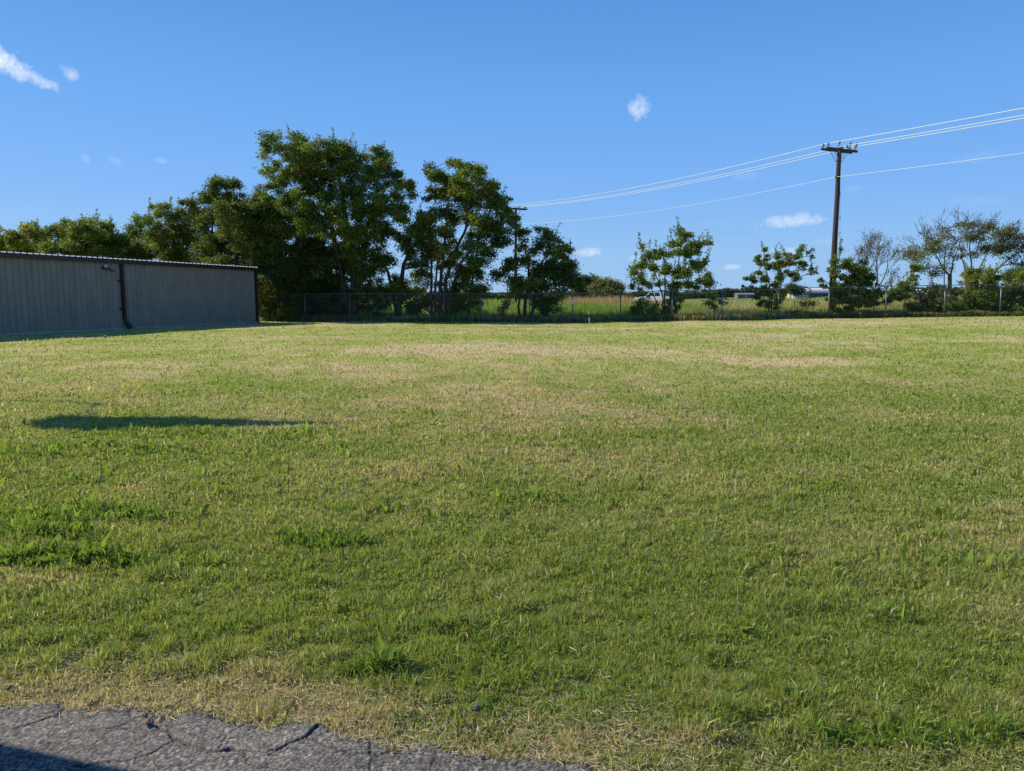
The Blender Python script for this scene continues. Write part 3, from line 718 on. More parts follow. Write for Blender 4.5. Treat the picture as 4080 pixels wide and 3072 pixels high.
tree('tree', 'low leafy tree hanging beside the dark corner of the hangar', 'tree', 50.2, T2_,
     [(330,1060,110,90),(300,1180,80,80),(330,1290,90,90),(420,1200,110,110),(260,960,90,90),(420,950,130,110),(140,900,150,120),(80,760,130,110),(250,800,120,100),(300,1420,80,70),(450,1400,110,90),
      (330,700,130,80),(450,820,120,90)],
     [[(400,1540,30),(390,1300,24),(360,1000,14)],[(330,1540,20),(310,1200,12)],[(230,1540,24),(200,900,14)]], 'dark', 330, group=GF)
tree('tree', 'tallest broad crowned tree with dense dark leaves left of centre', 'tree', 50.5, T2_,
     [(330,215,80,50,.85),(480,250,105,95),(600,310,110,100),(330,380,65,60,.8),(400,470,85,80,.9),(300,290,40,40,.5),(370,560,50,40,.6),(820,255,100,80),(830,370,125,110),(950,340,85,85),(1110,310,55,70),(1140,410,80,90),(1210,540,105,95),
      (1330,590,70,60,.8),(1365,510,40,45,.7),(660,480,110,90),(780,530,120,110),(980,500,140,120),(1060,680,160,110),(1240,700,110,80),(700,690,150,90),(540,610,100,80),(560,420,90,80),
      (850,820,150,100),(640,830,120,90),(1000,900,110,80,.8),(1130,880,90,70,.7),(940,1060,80,90,.8),(1100,800,110,70,.8),(480,700,90,80),(1280,780,80,60,.7)],
     [[(945,1540,62),(945,1250,54),(930,1000,46),(880,760,36),(840,520,24),(820,320,12)],[(935,1000,30),(1040,850,24),(1110,640,16),(1130,420,8)],[(860,1540,30),(850,1200,24),(760,800,20),(650,560,16),(500,380,8)],
      [(900,860,26),(740,600,20),(560,400,14),(360,240,8)]], 'mid', 250, shoots=.9, group=GF, yj=.8)
tree('tree', 'dark dense undergrown tree below the tallest crown, left of its trunk', 'tree', 51.5, T2_,
     [(560,980,130,110),(700,1000,120,110),(520,1130,130,110),(660,1170,140,120),(800,1150,120,120),(560,1300,130,110),(450,1300,110,110),(470,1420,120,80),(930,1150,70,90,.6),(920,1400,90,90),(720,1330,140,110),(850,1330,110,110),(600,1440,140,70),(780,1450,140,60),(850,1000,100,100)],
     [[(600,1540,30),(610,1200,22),(600,980,10)],[(750,1540,34),(745,1200,26),(720,950,12)],[(820,1540,26),(830,1250,20),(800,1050,10)]], 'dark', 330, group=GF, shoots=.3)
tree('tree', 'thin leaning tree with a bent trunk between the two tall crowns', 'tree', 50, T2_,
     [(1080,1000,110,80,.75),(1000,1130,100,90,.8),(1100,1150,90,70,.5),(1040,1290,110,90,.9),(1180,900,100,70,.6),(1420,860,90,80,.8),(1480,980,80,90,.7),(1380,1010,70,60,.5),(1440,1130,80,70,.6),(1180,1080,80,60,.5),
      (1300,930,70,60,.5),(1120,1400,100,80,.8),(1350,1330,70,70,.5),(1400,1410,90,70,.8),(1280,1240,70,50,.5),(1230,1330,70,60,.5)],
     [[(1280,1545,46),(1275,1350,36),(1300,1200,32),(1310,1120,24),(1390,980,16),(1440,840,8)],[(1270,1330,26),(1200,1180,22),(1130,1050,16),(1090,940,8)],[(1040,1545,22),(1060,1250,14),(1080,1050,8)]], 'dark', 250, group=GF, shoots=.5)
tree('tree', 'second tallest tree with several slim trunks and one yellowish branch', 'tree', 50, T3_,
     [(480,100,65,45),(290,155,75,45,.7),(560,170,120,70),(715,195,60,45),(400,250,150,80),(600,290,160,90),(250,385,60,45,.7),(240,240,40,35,.5),(390,400,130,90),(570,430,150,100),(740,390,115,80),(850,340,60,50),(800,280,40,20,.6),(830,480,120,95),
      (935,450,35,40,.8),(960,600,60,70),(900,660,120,100),(700,620,140,90),(520,590,130,80),(350,540,100,60),(190,600,80,55),(140,680,80,70),(380,760,85,90,1,'yel'),(400,880,95,90,.95,'yel'),(430,1020,75,80,.9,'yel'),
      (700,790,120,90),(850,800,90,80),(630,930,130,90,.9),(240,790,100,90),(200,930,90,80,.9),(560,1110,150,110),(650,1240,110,80),(500,1310,130,80),(760,950,80,60,.8),(180,1150,90,90,.7),(180,1380,90,70,.7),(600,1370,110,60,.8),(300,1280,110,90,.7),(430,1200,90,80,.6),(420,1400,110,60,.6)],
     [[(270,1515,26),(265,1250,24),(265,1000,18),(230,800,12)],[(300,1515,24),(295,1200,20),(320,950,14)],[(340,1515,38),(345,1200,32),(370,950,22),(400,600,14),(430,300,8)],
      [(385,1515,40),(390,1150,34),(470,900,26),(570,680,22),(610,450,16),(540,180,8)],[(450,1515,26),(440,1250,24),(520,1000,20),(640,850,16),(740,650,12),(800,450,8)],[(570,700,22),(700,640,14),(880,560,8)]], 'mid', 250, shoots=.7, group=GF, yj=.7)
tree('tree', 'medium round tree with twin trunks just right of the shaded utility pole', 'tree', 48.6, T3_,
     [(1100,755,80,45,.8),(1210,715,60,35,.7),(1290,775,95,60),(1365,800,35,30,.7),(1190,860,90,60,.7),(1350,890,100,75),(1450,920,65,60,.9),(1420,1030,110,90),(1525,1010,45,50,.8),(1560,1100,45,40,.8),
      (1300,1040,120,90),(1180,1060,90,80,.8),(1060,1000,80,60,.9),(930,1020,90,60,.9),(890,1090,80,55,.8),(1010,1140,110,80),(1200,1190,130,70),(1380,1180,120,80),(1060,840,50,50,.5),(1480,1140,80,70,.9),(1090,1230,90,50,.7)],
     [[(1045,1510,24),(1035,1380,22),(1050,1250,16),(1010,1100,9)],[(1075,1510,30),(1100,1310,28),(1130,1150,22),(1120,950,16),(1090,860,12),(1050,810,6)],[(1130,1150,18),(1230,1000,14),(1330,850,7)],[(1110,1300,20),(1280,1150,14),(1420,1030,7)]],
     'dark', 260, shoots=.6, group=GF, yj=.6)
tree('shrub', 'small dark shrub behind the fence at the foot of the medium round tree', 'shrub', 48.2, T3_,
     [(1210,1340,80,50),(1290,1370,90,60),(1240,1420,70,50),(1340,1330,60,40,.7)], [[(1240,1510,14),(1250,1400,10)],[(1280,1510,10),(1300,1380,8)]], 'dark', 260, leaf=.10)
tree('shrub', 'little leafy sapling behind the fence left of the twin trunked tree', 'shrub', 48.2, T3_,
     [(900,1390,35,40,.7),(940,1370,25,40,.5),(880,1430,30,25,.6)], [[(905,1510,7),(905,1390,5)]], 'mid', 230, leaf=.09, shoots=1)
GS = 'separate small trees along the fence'
tree('tree', 'bushy many stemmed tree with upright shoots in front of the white pickup', 'tree', 46.8, T4_,
     [(1240,170,35,50,.8),(1270,230,70,50),(1190,310,55,60,.9),(1310,290,90,45),(1420,320,90,45),(1500,290,45,35,.8),(1540,300,30,20,.7),(880,340,28,55,.7),(945,370,20,40,.6),(920,430,60,50),(1040,370,65,50,.9),(1080,440,90,60),
      (1240,410,110,70),(1380,395,85,50),(1505,490,45,45),(1400,520,110,60),(860,510,75,45),(990,530,100,60),(1150,550,120,70),(1320,580,110,60),(840,610,75,40),(900,690,110,50),(830,720,60,40),(1470,610,70,60),
      (1400,690,130,60),(1530,690,35,45),(1260,690,110,70),(1060,710,70,40,.7),(1180,820,80,80),(1200,920,65,60),(1120,950,50,50,.8),(780,575,35,16,.6)],
     [[(1080,1010,16),(1085,850,14),(1040,650,10),(960,480,6),(890,340,4)],[(1110,1010,20),(1100,800,16),(1110,550,10),(1080,400,5)],[(1130,1010,20),(1160,750,16),(1240,520,12),(1260,300,8),(1240,160,4)],
      [(1150,1010,16),(1200,700,12),(1350,450,8),(1480,180,3)],[(1100,900,12),(960,700,9),(830,600,5)],[(1160,900,12),(1350,700,8),(1500,560,5)]], 'mid', 300, leaf=.105, shoots=3.2, group=GS, yj=.5, subr=(.2,.4), grow_=1.02)
tree('shrub', 'leafy low bush behind the fence in front of the pickup bonnet', 'shrub', 47.2, T4_,
     [(870,900,70,45),(900,960,90,45),(820,930,50,40),(960,930,60,35,.8)], [[(885,1035,12),(885,930,8)],[(860,1035,6),(850,930,5)]], 'mid', 280, leaf=.10, shoots=1)
tree('shrub', 'thin low bush behind the fence midway between the two small trees', 'shrub', 47.0, T4_,
     [(1590,860,50,50,.8),(1640,880,50,40,.7),(1570,920,40,30,.7)], [[(1600,1030,7),(1600,880,5)]], 'mid', 230, leaf=.10, shoots=1)
tree('tree', 'open crooked small tree left of the near utility pole', 'tree', 46.0, T5_,
     [(490,490,32,45),(385,590,40,55),(480,600,60,55),(400,680,40,40,.8),(520,690,65,60,.8),(430,790,75,55),(230,870,55,35,.8),(320,890,70,50),(190,975,40,18,.7),(300,970,45,25,.7),(660,525,32,32),(700,600,85,50,.9),(780,545,45,30,.7),
      (650,700,110,80),(800,690,80,60,.8),(945,490,45,45),(1000,455,45,28),(1090,510,45,35,.9),(1110,570,25,35,.7),(920,600,80,65,.9),(970,650,70,50),(1010,730,55,30,.9),(1110,760,60,30),(1150,790,40,22),(900,830,70,50),(905,890,55,35),(800,790,70,50),
      (690,830,100,60),(630,900,80,60),(470,890,75,50),(650,965,80,45,.9),(590,1080,150,60),(740,1100,90,60),(450,1180,80,70),(570,1240,90,70),(390,1110,60,40),(680,1190,80,50),(520,1000,80,40)],
     [[(540,1385,24),(548,1150,20),(555,950,18),(500,750,10),(480,560,5)],[(575,1385,20),(575,1150,18),(600,950,16),(700,740,10),(850,650,8),(960,500,4)],[(590,960,14),(760,800,10),(1000,730,7),(1120,770,4)],[(545,980,12),(430,860,8),(260,890,4)]],
     'mid', 330, leaf=.10, shoots=1.2, group=GS, yj=.4, subr=(.16,.32), sub=6, grow_=1.05)
tree('shrub', 'bare twiggy weed shrub between the small tree and the near pole', 'shrub', 45.6, T5_,
     [(1000,1190,60,50,.25),(1130,1190,90,40,.3)], [[(905,1330,10),(930,1230,8),(970,1150,4)],[(905,1330,8),(890,1230,6),(885,1160,4)],[(920,1260,7),(1010,1200,4)]], 'olive', 200, leaf=.09, shoots=1)
tree('shrub', 'dark climbing bush wrapped round the foot of the near utility pole', 'shrub', 45.3, T5_,
     [(1255,890,38,28,.9),(1330,740,36,30,.8),(1280,965,50,26,.8),(1390,640,30,60,.8),(1490,520,14,60,.7),(1445,570,14,40,.6),(1480,700,60,45,.8),(1400,780,40,70,.9),(1450,850,90,65),(1380,960,80,55),(1480,1020,110,60),(1400,1120,90,70),(1440,1210,80,60),(1430,1290,60,50),(1350,1180,60,40),(1400,900,70,60)],
     [[(1430,1400,18),(1430,1150,14),(1440,850,8),(1480,560,4)],[(1380,1400,12),(1370,1100,8),(1300,900,4)]], 'mid', 330, leaf=.10, shoots=.8, yj=.3, subr=(.16,.32), sub=5)
tree('shrub', 'rounded leafy bush right of the near pole and its guy wire', 'shrub', 45.5, T5_,
     [(1560,630,36,36,.7),(1600,740,85,60,.8),(1560,880,100,70),(1680,700,60,50,.6),(1640,1000,110,80),(1700,1110,120,80),(1640,1220,80,60),(1760,1200,80,60),(1790,1000,90,80),(1560,1130,90,70),(1740,880,90,70,.8),(1850,900,80,60,.6),(1880,1080,90,80,.8),(1700,790,80,60,.6),(1620,660,60,50,.6),(1860,1220,90,60,.8)],
     [[(1660,1390,14),(1655,1150,10),(1620,850,6)],[(1740,1390,10),(1740,1100,7)]], 'mid', 330, leaf=.10, shoots=1.0, yj=.3, subr=(.18,.34), sub=5)

def bare_tree(name, label, cat, base, trunks, leafiness, pal, leaf=.11, cluster=(8, 22), cr=.3, group=None, bark=None, minr=.008, kids=(2, 3), blobs=None, spread=.5):
    root = empty(name, base, label, cat, group); tm = MB(); ends = []
    for (off, d, L, r, dep) in trunks:
        d = np.array(d, float); d /= np.linalg.norm(d); grow(tm, np.array(base)+np.array(off), d, L, r, dep, ends, spread=spread, minr=minr, kids=kids)
    lo, hi = map(np.array, PAL[pal]); LC, LT = [], []
    for e, d in ends:
        if rng.uniform() > leafiness: continue
        n = random.randint(*cluster); LC.append(e+rng.normal(0, cr, (n, 3))*np.array([1, 1, .5])); f = rng.uniform()
        LT.append(np.tile(lo*(1-f)+hi*f, (n, 1))*rng.uniform(.75, 1.25, (n, 1)))
    LC = np.concatenate(LC); LT = np.concatenate(LT)
    cr_ = fast_mesh('crown', leaf_cloud(LC, leaf, LT), 4, M_leaf, tint=LT, tris=LEAF_T)
    adopt(root, cr_, tm.build('trunk', bark or M_barkpale)); return root
b = at(3480, 1240, 48); b[2] = g1(b[0], b[1])
bare_tree('shrub', 'nearly leafless grey shrub with fanned fine twigs, seen above the fence right of the pole', 'shrub', b,
          [((0,0,0), (.05,0,1), 1.6, .07, 0), ((0,0,1.35), (-.35,.1,1), 1.15, .045, 5), ((0,0,1.35), (.1,-.1,1), 1.25, .045, 5), ((0,0,1.3), (.55,.1,.8), 1.2, .045, 5), ((0,0,1.2), (.9,0,.5), .9, .035, 4), ((.0,0,1.3),(-.1,.2,1),1.2,.04,5)],
          .6, 'olive', leaf=.08, cluster=(3, 9), cr=.16, minr=.008, kids=(2, 3), spread=.36)
tree('tree', 'large half bare spreading tree with crooked limbs near the right edge', 'tree', 60, T6_,
     [(950,470,75,40,.6),(860,400,55,25,.2),(1090,340,85,50,.45),(1140,430,70,50,.3),(900,560,110,60,.6),(720,560,60,25,.5),(690,660,80,60,.8),(810,680,100,60,.6),(1000,610,120,70,.5),(1230,680,60,40,.6),(1100,800,80,50,.5),(1000,870,80,60,.45),
      (880,800,80,50,.5),(1250,500,60,60,.3),(1260,300,50,40,.3),(1030,500,70,50,.5)],
     [[(1165,1075,34),(1160,900,27),(1070,800,19),(990,640,11),(870,450,5)],[(1190,1075,28),(1180,880,22),(1210,700,14),(1290,500,9),(1300,330,4)],[(1130,840,15),(1100,600,10),(1150,400,5)],[(1060,800,14),(900,700,9),(700,600,4)]],
     'olive', 190, leaf=.11, sub=7, subr=(.34,.62), grow_=1.2, mindf=.4, twigs=1, bare=3, bark=M_barkpale, shoots=.2, tw=1.3, yj=.7)
tree('tree', 'leaning half bare tree rising behind the yellow-green bush at the right edge', 'tree', 61, T6_,
     [(1450,290,125,50,.8),(1350,330,60,40,.6),(1640,300,65,45,.8),(1490,440,90,65,.9),(1400,430,60,60,.5),(1880,370,110,60,.9),(1760,420,90,70,.8),(1800,540,130,80,.9),(1640,560,90,60,.6),(1960,470,90,70,.8),(1740,620,70,40,.8),
      (2060,560,60,60),(2030,760,60,40,.4),(1900,700,90,60,.3),(1560,380,60,50,.4),(2150,500,90,80,.8),(1480,620,80,60,.3),(1330,620,50,50,.3)],
     [[(1375,1075,26),(1360,850,22),(1310,700,14),(1290,560,8)],[(1440,1075,28),(1430,800,19),(1400,560,12),(1450,300,5)],[(1480,1075,26),(1490,890,20),(1600,660,14),(1680,450,8),(1700,300,4)],[(1680,1075,26),(1700,860,22),(1850,720,16),(2030,600,8),(2150,500,4)]],
     'olive', 190, leaf=.11, sub=7, subr=(.34,.62), grow_=1.2, mindf=.4, twigs=1, bare=3, bark=M_barkpale, shoots=.2, tw=1.3, yj=.7)
tree('shrub', 'leafy bush with arching yellow-green shoots below the half bare tree', 'shrub', 46.2, T6_,
     [(440,1110,60,55),(520,1090,80,60),(620,1030,50,45),(590,1150,70,50),(690,970,55,35,.9,'yel'),(730,890,45,45,.8,'yel'),(750,800,60,35,.6,'yel'),(800,850,60,30,.4,'yel'),(470,1190,80,50),(660,1060,40,40,.8)],
     [[(430,1395,10),(440,1200,7),(520,1090,5)],[(600,1395,10),(640,1100,8),(730,860,4)]], 'mid', 300, leaf=.10, shoots=2.2, yj=.3, subr=(.18,.34), sub=5, grow_=1.4)
tree('shrub', 'dark leafy bush under the leafless grey shrub', 'shrub', 45.7, T6_,
     [(60,770,60,45,.8),(50,880,90,70),(160,850,70,70,.8),(170,960,80,60),(100,1080,90,80),(240,1180,80,55),(270,1060,50,40,.7),(60,1200,70,70)],
     [[(90,1395,12),(90,1000,8)],[(250,1395,10),(240,1150,6)]], 'mid', 300, leaf=.10, shoots=2, yj=.3, subr=(.2,.38), sub=5, grow_=1.35)
tree('shrub', 'bright yellow-green bush on the overgrown fence near the right edge', 'shrub', 45.5, T6_,
     [(1560,840,110,50,.8),(1460,920,110,60),(1620,920,120,70),(1340,980,70,45,.8),(1500,1040,160,70),(1700,940,70,50)],
     [[(1500,1395,16),(1500,1000,10)],[(1620,1395,12),(1640,950,7)]], 'yel', 330, leaf=.10, shoots=2.0, yj=.4, subr=(.18,.34), sub=5)
tree('shrub', 'dark overgrown brush pressed against the fence below the yellow-green bush', 'shrub', 44.2, T6_,
     [(1400,1140,130,90),(1560,1150,130,90),(1680,1180,90,90),(1300,1220,100,70),(1500,1260,160,70),(1640,1290,110,60),(1180,1250,90,60),(1350,1300,110,50)],
     [[(1450,1395,12),(1450,1150,7)],[(1620,1395,12),(1620,1150,7)]], 'mid', 330, leaf=.09, shoots=.8, yj=.3, subr=(.18,.34), sub=5)
tree('shrub', 'dark brush with a yellowish top at the far right end of the fence', 'shrub', 44.0, T6_,
     [(1830,1180,90,90),(1950,1160,110,110),(2080,1140,110,120),(1900,1290,130,60),(2050,1290,120,60),(1990,960,80,50,.9,'yel'),(2080,930,70,60,.9,'yel'),(1900,1050,80,40,.8,'yel'),(2180,1180,110,120),(1780,1300,90,50)],
     [[(1900,1385,12),(1900,1150,7)],[(2040,1385,12),(2040,1000,7)]], 'mid', 330, leaf=.09, shoots=.8, yj=.3, subr=(.18,.34), sub=5)
tree('shrub', 'pale olive weed thicket on the fence left of the dark brush', 'shrub', 45.0, T6_,
     [(760,1230,80,60),(860,1170,90,60),(950,1180,90,70),(1040,1190,90,70),(900,1260,110,60),(1080,1260,90,50),(1000,1080,50,40,.6),(700,1290,90,40),(1180,1150,80,60,.7)],
     [[(880,1395,8),(880,1200,5)],[(1020,1395,8),(1020,1180,5)]], 'olive', 300, leaf=.09, shoots=2.5, yj=.3, subr=(.18,.34), sub=5, grow_=1.35)
# mid distance trees beyond the field
tree('tree', 'low blue-green tree far beyond the field, left one of the distant pair', 'tree', 150, T4_,
     [(330,680,60,40,.9),(380,690,60,50),(280,700,50,40,.8),(260,750,60,40),(340,750,80,40),(380,660,40,30,.6)], [[(330,860,12),(335,740,9)]], 'blue', 70, leaf=.30, sub=.8, subr=(.7,1.2), shoots=0, yj=1, group='distant trees beyond the field')
tree('tree', 'broad rounded tree far beyond the field, right one of the distant pair', 'tree', 145, T4_,
     [(500,690,80,45),(570,690,90,50),(470,740,70,50),(600,740,90,50),(540,780,110,50),(440,780,60,50),(640,790,60,40),(540,830,130,40)], [[(540,880,16),(540,760,10)],[(470,880,10),(480,760,8)]], 'olive', 80, leaf=.28, sub=.8, subr=(.7,1.2), shoots=0, yj=1, group='distant trees beyond the field')
tree('shrub', 'grey half bare brush beyond the fence right of the medium round tree', 'shrub', 85, T4_,
     [(40,830,50,45,.8,'brown'),(0,860,60,50,.8,'brown'),(30,890,50,30,.9)], [[(20,950,8),(25,860,5)]], 'brown', 120, leaf=.14, sub=1.5, subr=(.4,.7), shoots=0, yj=1)
tree('tree', 'dark distant tree on the rise at the right picture edge', 'tree', 115, T6_,
     [(1850,900,70,28),(1930,880,80,35),(2020,870,80,40),(2100,860,90,45),(1950,930,120,40),(2060,930,120,40)], [[(1980,1090,16),(1980,920,8)]], 'dark', 100, leaf=.2, sub=1.2, subr=(.6,1.0), shoots=0, yj=1)
tree('tree', 'small round tree beside the arched barn far across the field', 'tree', 205, T5_,
     [(860,970,50,22),(830,1000,60,30),(900,1000,60,30),(860,1040,90,35),(950,1030,60,30)], [[(870,1110,10),(870,1020,6)]], 'blue', 60, leaf=.36, sub=.6, subr=(.8,1.4), shoots=0, yj=1)

# far wood: one mass of foliage
def far_wood():
    C, T = [], []
    def band(x0, x1, Y, top, n, lo, hi, d=14):
        px = rng.uniform(x0, x1, n); YY_ = Y+rng.uniform(0, d, n)
        tp = top(px) if callable(top) else np.full(n, top)
        hmax = (1185-tp)/F_PX*Y+CAM_Z-.3
        hmax = hmax*(.72+.5*fbm(px*.03, px*0+Y, 7, 3))
        z = .3+hmax*rng.uniform(0, 1, n)**.6
        c = np.stack([(px-W_PX/2)/F_PX*YY_, YY_, z], 1)
        f = fbm(px*.06, z*.4, 9, 2)[:, None]; C.append(c); T.append((np.array(lo)*(1-f)+np.array(hi)*f)*rng.uniform(.7, 1.3, (n, 1)))
    band(2790, 3330, 330, 1149, 15000, (.05,.085,.035), (.10,.13,.045), 30)
    band(2600, 3600, 420, 1160, 12000, (.06,.09,.05), (.09,.12,.06), 30)
    band(1700, 2850, 300, 1166, 16000, (.05,.08,.035), (.09,.11,.045), 30)
    band(3560, 3900, 380, 1140, 7000, (.05,.08,.045), (.08,.11,.055), 30)
    band(-600, 1700, 260, 1150, 15000, (.05,.08,.035), (.09,.11,.045), 30)
    band(3900, 5200, 300, 1140, 12000, (.05,.08,.035), (.09,.11,.045), 30)
    C = np.concatenate(C); T = np.concatenate(T)
    o = fast_mesh('distant_wood', leaf_cloud(C, 1.5, T), 4, M_leaf, tint=T, tris=LEAF_T)
    tag(o, 'low dark belt of far-off woodland along the horizon', 'woodland', kind='stuff')
far_wood()

# ------------------------------------------------------------------ weeds beyond the fence
def weeds():
    n = 300000
    y0 = 1/rng.uniform(1/120, 1/44.5, n); x = rng.uniform(-.45, .85, n)*y0
    off = y0-fence_y(x); k = off > .12; x, y, off = x[k], y0[k], off[k]; n = len(x)
    r = rng.uniform(0, 1, n); r2 = rng.uniform(0, 1, n)
    f = fbm(x*.35, y*.25, 205, 3)
    h = np.where(off < 3, .32+.38*r, .52+.55*r)*(.6+.8*f); h = np.where(off < 1.0, h*.75, h)
    h = np.where((off > 8), h*1.15, h)
    w = (.02+.02*r2)*(1+.006*np.clip(y-45, 0, None)); w = w*np.where(y > 70, 1.6, 1)
    lean = rng.uniform(.05, .9, n); ld = rng.uniform(0, 2*np.pi, n)
    a = np.array([.16, .29, .045]); b = np.array([.24, .29, .075]); c = np.array([.52, .45, .24]); d = np.array([.34, .21, .12])
    right = sstep(6, 16, x)
    dr = np.clip(.18+.9*(fbm(x*.25, y*.2, 207, 3)-.5)+.28*right+.35*(1-sstep(.3, 2.0, off))+(r2-.5)*.5, 0, 1)[:, None]
    t = a*(1-sstep(.0, .35, dr))+b*sstep(.0, .35, dr); t = t*(1-sstep(.4, .8, dr))+c*sstep(.4, .8, dr)
    px = x/y*F_PX+2040
    h = h*(1-.42*sstep(2480, 2560, px)*sstep(52, 64, y))
    seed = (rng.uniform(0, 1, n) < .35) & (px > 2250) & (px < 2650) & (y > 60); t[seed] = d*(.8+.5*r[seed, None])
    h = np.where(seed, h*1.3, h)
    t = t*(.75+.5*r[:, None])
    V = blades(x, y, h, w, lean, ld)
    o = fast_mesh('tall_weeds', V, 5, M_blade, tint=t, tris=[(0, 1, 2, 3), (3, 2, 4)])
    tag(o, 'tall green and tan weeds filling the field beyond the fence', 'weeds', kind='stuff')
    # low broad-leaved tangle at the bottom of the fence
    n = 60000; x = rng.uniform(-16, 36, n); off = np.abs(rng.normal(.2, 1.3, n))+.15; y = fence_y(x)+off
    hh = (.10+.34*fbm(x*.8, y*.8, 211, 3))*rng.uniform(0, 1, n)**.6*(1+.35*sstep(0, 2, off))
    C = np.stack([x, y, g(x, y)+hh], 1); f = rng.uniform(0, 1, n)[:, None]
    T = np.array([.08, .14, .03])*(1-f)+np.array([.19, .21, .06])*f; br = rng.uniform(0, 1, n) < .28; T[br] = np.array([.24, .18, .10])*(.6+.7*f[br])
    o = fast_mesh('fence_undergrowth', leaf_cloud(C, .085, T), 4, M_leaf, tint=T, tris=LEAF_T)
    tag(o, 'low tangled leafy undergrowth along the foot of the fence', 'undergrowth', kind='stuff')
weeds()

# ------------------------------------------------------------------ utility poles
M_pole = mat('creosote_wood', (.085, .052, .040), .85, noise=(6, .55, (.028, .018, .015)), bump=(12, .8, .03), stretch=(1, 1, .12))
M_arm = mat('crossarm_wood', (.075, .060, .050), .85, noise=(8, .5), bump=(16, .5, .01))
M_ins = mat('grey_porcelain', (.16, .17, .19), .25)
M_steel = mat('dull_steel', (.20, .22, .24), .5, .6)
M_line = mat('bright_aluminium_wire', (.80, .83, .70), .45, 0)
P1 = np.array([*at(3314, 1180, 46.2)[:2], 0]); P1[2] = g1(P1[0], P1[1])
T1p = at(3345, 588, 46.2)
P1[0] = T1p[0]; PH = T1p[2]-P1[2]
T2p = at(2055, 826, 81.0); P2 = np.array([T2p[0], T2p[1], g1(T2p[0], T2p[1])]); PH2 = T2p[2]-P2[2]
ld = (P2-P1)[:2]; ldn = ld/np.linalg.norm(ld); arm = np.array([-ldn[1]*-1, ldn[0]*-1])        # along line / across line
arm = np.array([ldn[1], -ldn[0]])                                                               # points right and away... fixed below
if arm[0] < 0: arm = -arm
arm = np.array([.90, .435]); 
INS = (-1.16, .42, 1.12)
def utility_pole(P, H, label, guy=False):
    root = empty('utility_pole', P, label, 'utility pole', 'wooden utility poles carrying the overhead wires')
    m = MB(); m.tube([P+np.array([rng.normal(0, .006), rng.normal(0, .006), z]) for z in np.linspace(-.3, H, 9)], np.linspace(.195, .125, 9), 14)
    top = P+np.array([0, 0, H]); ch = [m.build('pole', M_pole)]
    ax = np.array([[arm[0], arm[1], 0], [-arm[1], arm[0], 0], [0, 0, 1]])
    for sd_ in (-1, 1):
        c = top+ax[1]*sd_*.19+np.array([0, 0, -.16]); m = MB(); m.box(c, (2.6, .10, .13), axes=ax)
        for e in (-1.16, -.5, .5, 1.16): m.tube([c+ax[0]*e+np.array([0, 0, -.1]), c+ax[0]*e+np.array([0, 0, .09])], .012, 6)
        ca = m.build('crossarm', M_arm); ch.append(ca)
        for e in INS:
            q = c+ax[0]*e+np.array([0, 0, .06]); m = MB()
            m.tube([q, q+np.array([0, 0, .10])], .014, 6)
            m.tube([q+np.array([0, 0, z]) for z in (.08, .09, .13, .15, .16, .20, .23, .25)], [.05, .085, .085, .05, .05, .075, .065, .02], 12)
            io = m.build('insulator', M_ins); ch.append(io)
        for e in (-1, 1):
            m = MB(); m.tube([c+ax[0]*e*.62+ax[1]*sd_*-.03+np.array([0, 0, -.05]), P+np.array([0, 0, H-.85])+ax[0]*e*.12+ax[1]*sd_*.08], .016, 6)
            ch.append(m.build('brace', M_steel))
    m = MB(); q = P+np.array([0, 0, H-1.75]); m.tube([q-ax[0]*.13, q-ax[0]*.28], .02, 6); m.tube([q-ax[0]*.24+np.array([0, 0, -.05]), q-ax[0]*.24+np.array([0, 0, .05])], .045, 10)
    ch.append(m.build('neutral_clamp', M_steel))
    if guy:
        for e, dz in ((-.5, .12), (.42, .10), (.95, .1)):               # cut-outs / arresters standing off the arms
            q = top+ax[0]*e-ax[1]*.28+np.array([0, 0, dz]); m = MB()
            m.tube([q+np.array([0, 0, -.2]), q+ax[0]*.1+np.array([0, 0, -.1]), q+ax[0]*.16+np.array([0, 0, .02])], .03, 8)
            m.tube([q+ax[0]*.16+np.array([0, 0, z]) for z in (.02, .04, .22, .25)], [.04, .06, .06, .03], 10)
            ch.append(m.build('arrester', M_ins))
    adopt(root, *ch); return root
pole1 = utility_pole(P1, PH, 'dark wooden utility pole near the fence, the taller one carrying the wires at right', True)
pole1.rotation_euler = (0, 0, 0)
pole2 = utility_pole(P2, PH2, 'farther wooden utility pole half hidden in the trees')
step = (P1-P2); P3 = P1+step; P3[2] = g1(P3[0], P3[1])
pole3H = PH
pole3 = utility_pole(P3, pole3H, 'wooden utility pole out to the right of the view')
P0 = P2-step*1.1; P0[2] = .3
def catenary(a, b, sag, n=30):
    t = np.linspace(0, 1, n)[:, None]; c = a*(1-t)+b*t; c[:, 2] -= (4*sag*t*(1-t))[:, 0]; return c
ax3 = np.array([arm[0], arm[1], 0])
names = ['top left overhead wire, highest line crossing the sky', 'middle overhead wire on the right part of the crossarm', 'overhead wire at the right tip of the crossarm']
for e, lb in zip(INS, names):
    m = MB(); h = .13
    A, B, C_ = P1+np.array([0, 0, PH+h])+ax3*e, P2+np.array([0, 0, PH2+h])+ax3*e, P3+np.array([0, 0, pole3H+h])+ax3*e
    D_ = B+(B-A)*1.0; 
    m.tube(np.vstack([catenary(C_, A, .25)[:-1], catenary(A, B, .55)[:-1], catenary(B, D_, .5)]), .017, 6)
    tag(m.build('overhead_wire', M_line), lb, 'wire', 'overhead wires between the utility poles')
m = MB(); A, B, C_ = P1+np.array([0, 0, PH-1.75])-ax3*.2, P2+np.array([0, 0, PH2-1.75])-ax3*.2, P3+np.array([0, 0, pole3H-1.75])-ax3*.2
